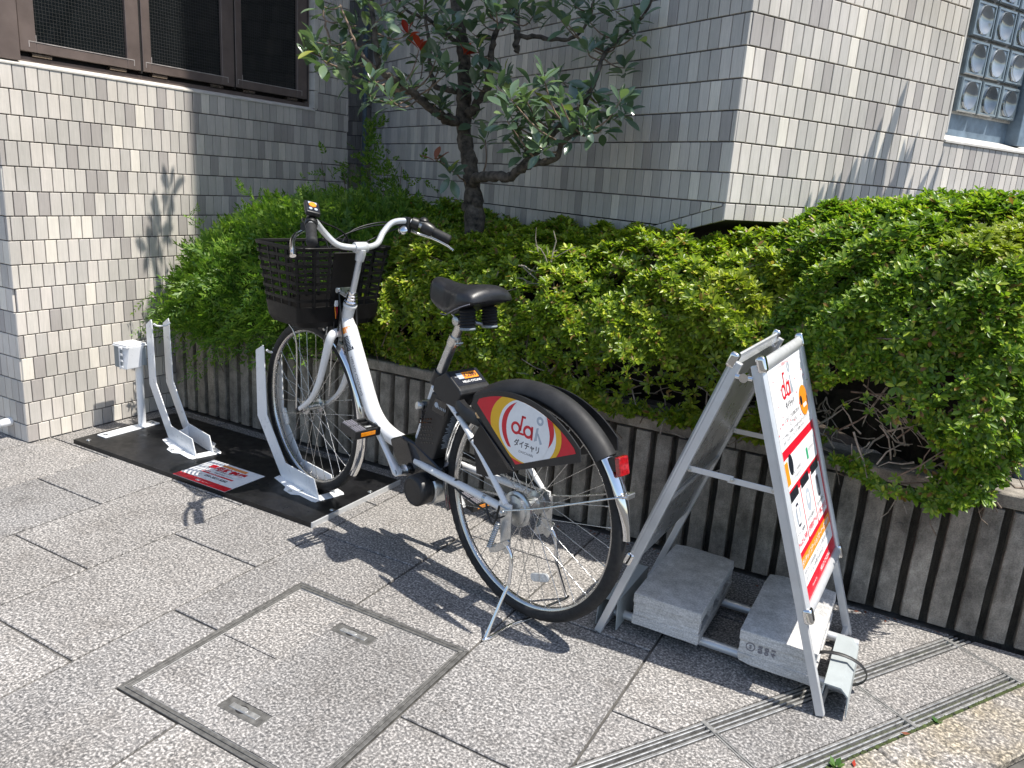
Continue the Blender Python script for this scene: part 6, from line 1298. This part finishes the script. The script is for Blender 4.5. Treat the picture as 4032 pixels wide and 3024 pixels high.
# ---------------- battery behind the seat tube
g = G(); g.prism([(x, -.044, z) for x, z in ((.366, .574), (.280, .566), (.350, .362), (.440, .386))], (0, .088, 0)); bat = g.build('battery', 'black', BK, 0, .007, 3)
g = G(); g.prism([(x, .0446, z) for x, z in ((.346, .560), (.292, .556), (.306, .512), (.362, .518))], (0, .0012, 0)); g.build('battery_gauge', 'blackgloss', bat, 0, .0004, 1)
g = G(); g.lathe((.340, .0460, .540), (0, 1, 0), [(.0085, 0), (.008, .0006)], 18); g.build('battery_button', 'greyprint', bat)
g = G()
for i in range(5): g.box((.330-.0075*i, .0463, .534-.0005*i), (.0028, .0006, .008))
g.build('gauge_lights', 'greyprint', bat, 0)
bd = V3(.070, 0, -.204).normalized(); bn = V3(-.204, 0, -.070).normalized(); g = G(); R_ = random.Random(3); R3 = Matrix((bd, V3(0, 1, 0), bn)).transposed(); g.box(V3(.280, 0, .566)+bd*.028+V3(0, .022, 0)+bn*.0006, (.026, .014, .0006), R3)
for i in range(24): g.box(V3(.280, 0, .566)+bd*(.060+.0050*i)+V3(0, R_.uniform(-.006, .006), 0)+bn*.0006, (.0022, .060*R_.uniform(.55, 1), .0006), R3)
g.build('label_text', 'greyprint', bat, 0)
g = G()
for i in range(5):
    for j in range(7): c = V3(.384+.012*i-.002*j+ (.004 if j % 2 else 0)-.02, .0446, .49-.012*j-.003*i); g.box(c, (.007, .0008, .004))
g.build('vent_dots', 'blackgloss', bat, 0)
g = G(); g.prism([(x, -.030, z) for x, z in ((.430, .530), (.395, .540), (.365, .566), (.352, .560), (.40, .46), (.43, .44))], (0, .060, 0)); kb = g.build('battery_bracket', 'blackgloss', BK, 0, .005, 2); g = G(); g.lathe((.425, .028, .512), (.35, 1, .2), [(.013, 0), (.0135, .016), (.0115, .019), (.004, .0192)], 20); g.build('key_lock', 'zinc', kb)
# ---------------- motor unit
g = G(); g.prism([(x, -.046, z) for x, z in ((.560, .372), (.535, .318), (.470, .268), (.400, .270), (.310, .312), (.306, .345), (.345, .360), (.430, .392), (.500, .400))], (0, .092, 0)); mot = g.build('motor_cover', 'blackgloss', BK, 0, .010, 3)
g = G(); g.lathe((.385, -.046, .262), (0, 1, 0), [(.040, 0), (.054, .006), (.056, .05), (.054, .082), (.050, .086)], 32); mh = g.build('motor_housing', 'zinc', BK); g = G(); g.lathe((.385, .0405, .262), (0, 1, 0), [(.0475, 0), (.0485, .003), (.0485, .040), (.044, .046), (.038, .0475), (.037, .0465), (.02, .0465)], 40); g.build('motor_cap', 'black', mh)
# ---------------- cranks, pedals, chain guard
BBc = V3(.462, 0, .300); cd = V3(.105, 0, .125).normalized(); CLn = .160
g = G(); g.lathe(BBc-V3(0, .085, 0), (0, 1, 0), [(.010, 0), (.010, .17)], 14); g.lathe(BBc+V3(0, .056, 0), (0, 1, 0), [(.018, 0), (.019, .004), (.015, .012), (.015, .024)], 18); g.build('bottom_bracket', 'zinc', BK)
for s_, sg_ in ((1, 1), (-1, -1)):
    a = BBc+V3(0, .088*s_, 0); e = a+cd*CLn*sg_+V3(0, .012*s_, 0); g = G(); nn = 10; pts = [a.lerp(e, i/nn) for i in range(nn+1)]
    g.tube([a-cd*.012*sg_]+pts+[e+cd*.010*sg_], [.012, .0175, .0155, .0135, .0122, .0115, .011, .0108, .0105, .0105, .011, .0115, .008], 14, sq=.62); ck = g.build('crank', 'alu', BK, 60); g = G(); g.lathe(a+V3(0, .008*s_, 0), (0, s_, 0), [(.0105, 0), (.0105, .003), (.007, .0036)], 18); g.build('crank_cap', 'greypl', ck)
    pc = e+V3(0, .054*s_, .002); tilt = Matrix.Rotation(rad(-8), 3, 'Y'); g = G()
    def pb(c, d): g.box(pc+tilt @ Vector(c), d, tilt)
    for x in (-.036, .036): pb((x, 0, 0), (.010, .092, .026))
    for y in (-.042, .042, 0): pb((0, y, 0), (.064, .008, .025))
    for x in (-.018, .018): pb((x, -.021, .0), (.0045, .036, .018))
    pd = g.build('pedal', 'black', BK, 0, .002, 2); g = G(); g.tube([e, pc+V3(0, .04*s_, 0)], .0065, 10); g.build('pedal_axle', 'zinc', pd)
    g = G()
    for x0_ in (-.036, .006):
        for i in range(4):
            for j in range(4): g.box(pc+tilt @ V3(x0_+.0045+.0082*i, .010+.0085*j*1.0, .0142), (.0052, .0055, .0036), tilt)
        g.box(pc+tilt @ V3(x0_+.0165, .0225, .0118), (.032, .036, .0030), tilt)
    g.build('pedal_tread', 'greyink', pd, 0)
    for x in (-.0415, .0415): g = G(); g.box(pc+tilt @ V3(x, .0, .001), (.0022, .052, .012), tilt); g.build('pedal_reflector', 'amber', pd, 0)
g = G(); g.lathe(BBc-V3(0, .062, 0), (0, 1, 0), [(.058, 0), (.060, .002), (.060, .005), (.052, .006)], 40); g.build('chainring', 'zinc', BK)
cg_ = [(.54, .30), (.53, .345), (.46, .375), (.20, .376), (.03, .372), (.0, .352), (.05, .345), (.30, .345), (.42, .33), (.43, .27), (.49, .245)]
g = G(); g.prism([(x, -.066, z) for x, z in cg_], (0, -.006, 0)); g.build('chain_guard', 'black', BK, 0, .002, 2)
g = G(); 
for (za, zb) in ((.352, .362), (.248, .316)):
    p0, p1 = V3(.45, -.060, za), V3(.0, -.055, zb); n = 36
    for i in range(n):
        q = p0.lerp(p1, (i+.5)/n); g.box(q, (.0105, .0016 if i % 2 else .0042, .0065))
for i in range(12):
    a = rad(90+15*i); g.box(RHUB+V3(math.cos(a)*.030, -.055, math.sin(a)*.030), (.009, .003, .006), Matrix.Rotation(-a, 3, 'Y'))
g.build('chain', 'zinc', BK, 0)
g = G(); g.lathe(RHUB-V3(0, .058, 0), (0, 1, 0), [(.028, 0), (.031, .001), (.031, .004), (.028, .005)], 30); g.build('sprocket', 'zinc', rw_)
g = G(); g.tube(smoothpath([(.30, .03, .32), (.22, .040, .300), (.10, .060, .296), (.03, .085, .305), (-.01, .082, .33)], 5), .0030, 7); g.tube(smoothpath([(.08, .075, .33), (.06, .085, .30), (.03, .09, .29), (.02, .085, .345)], 4), .0030, 7); g.build('cable', 'black', BK)
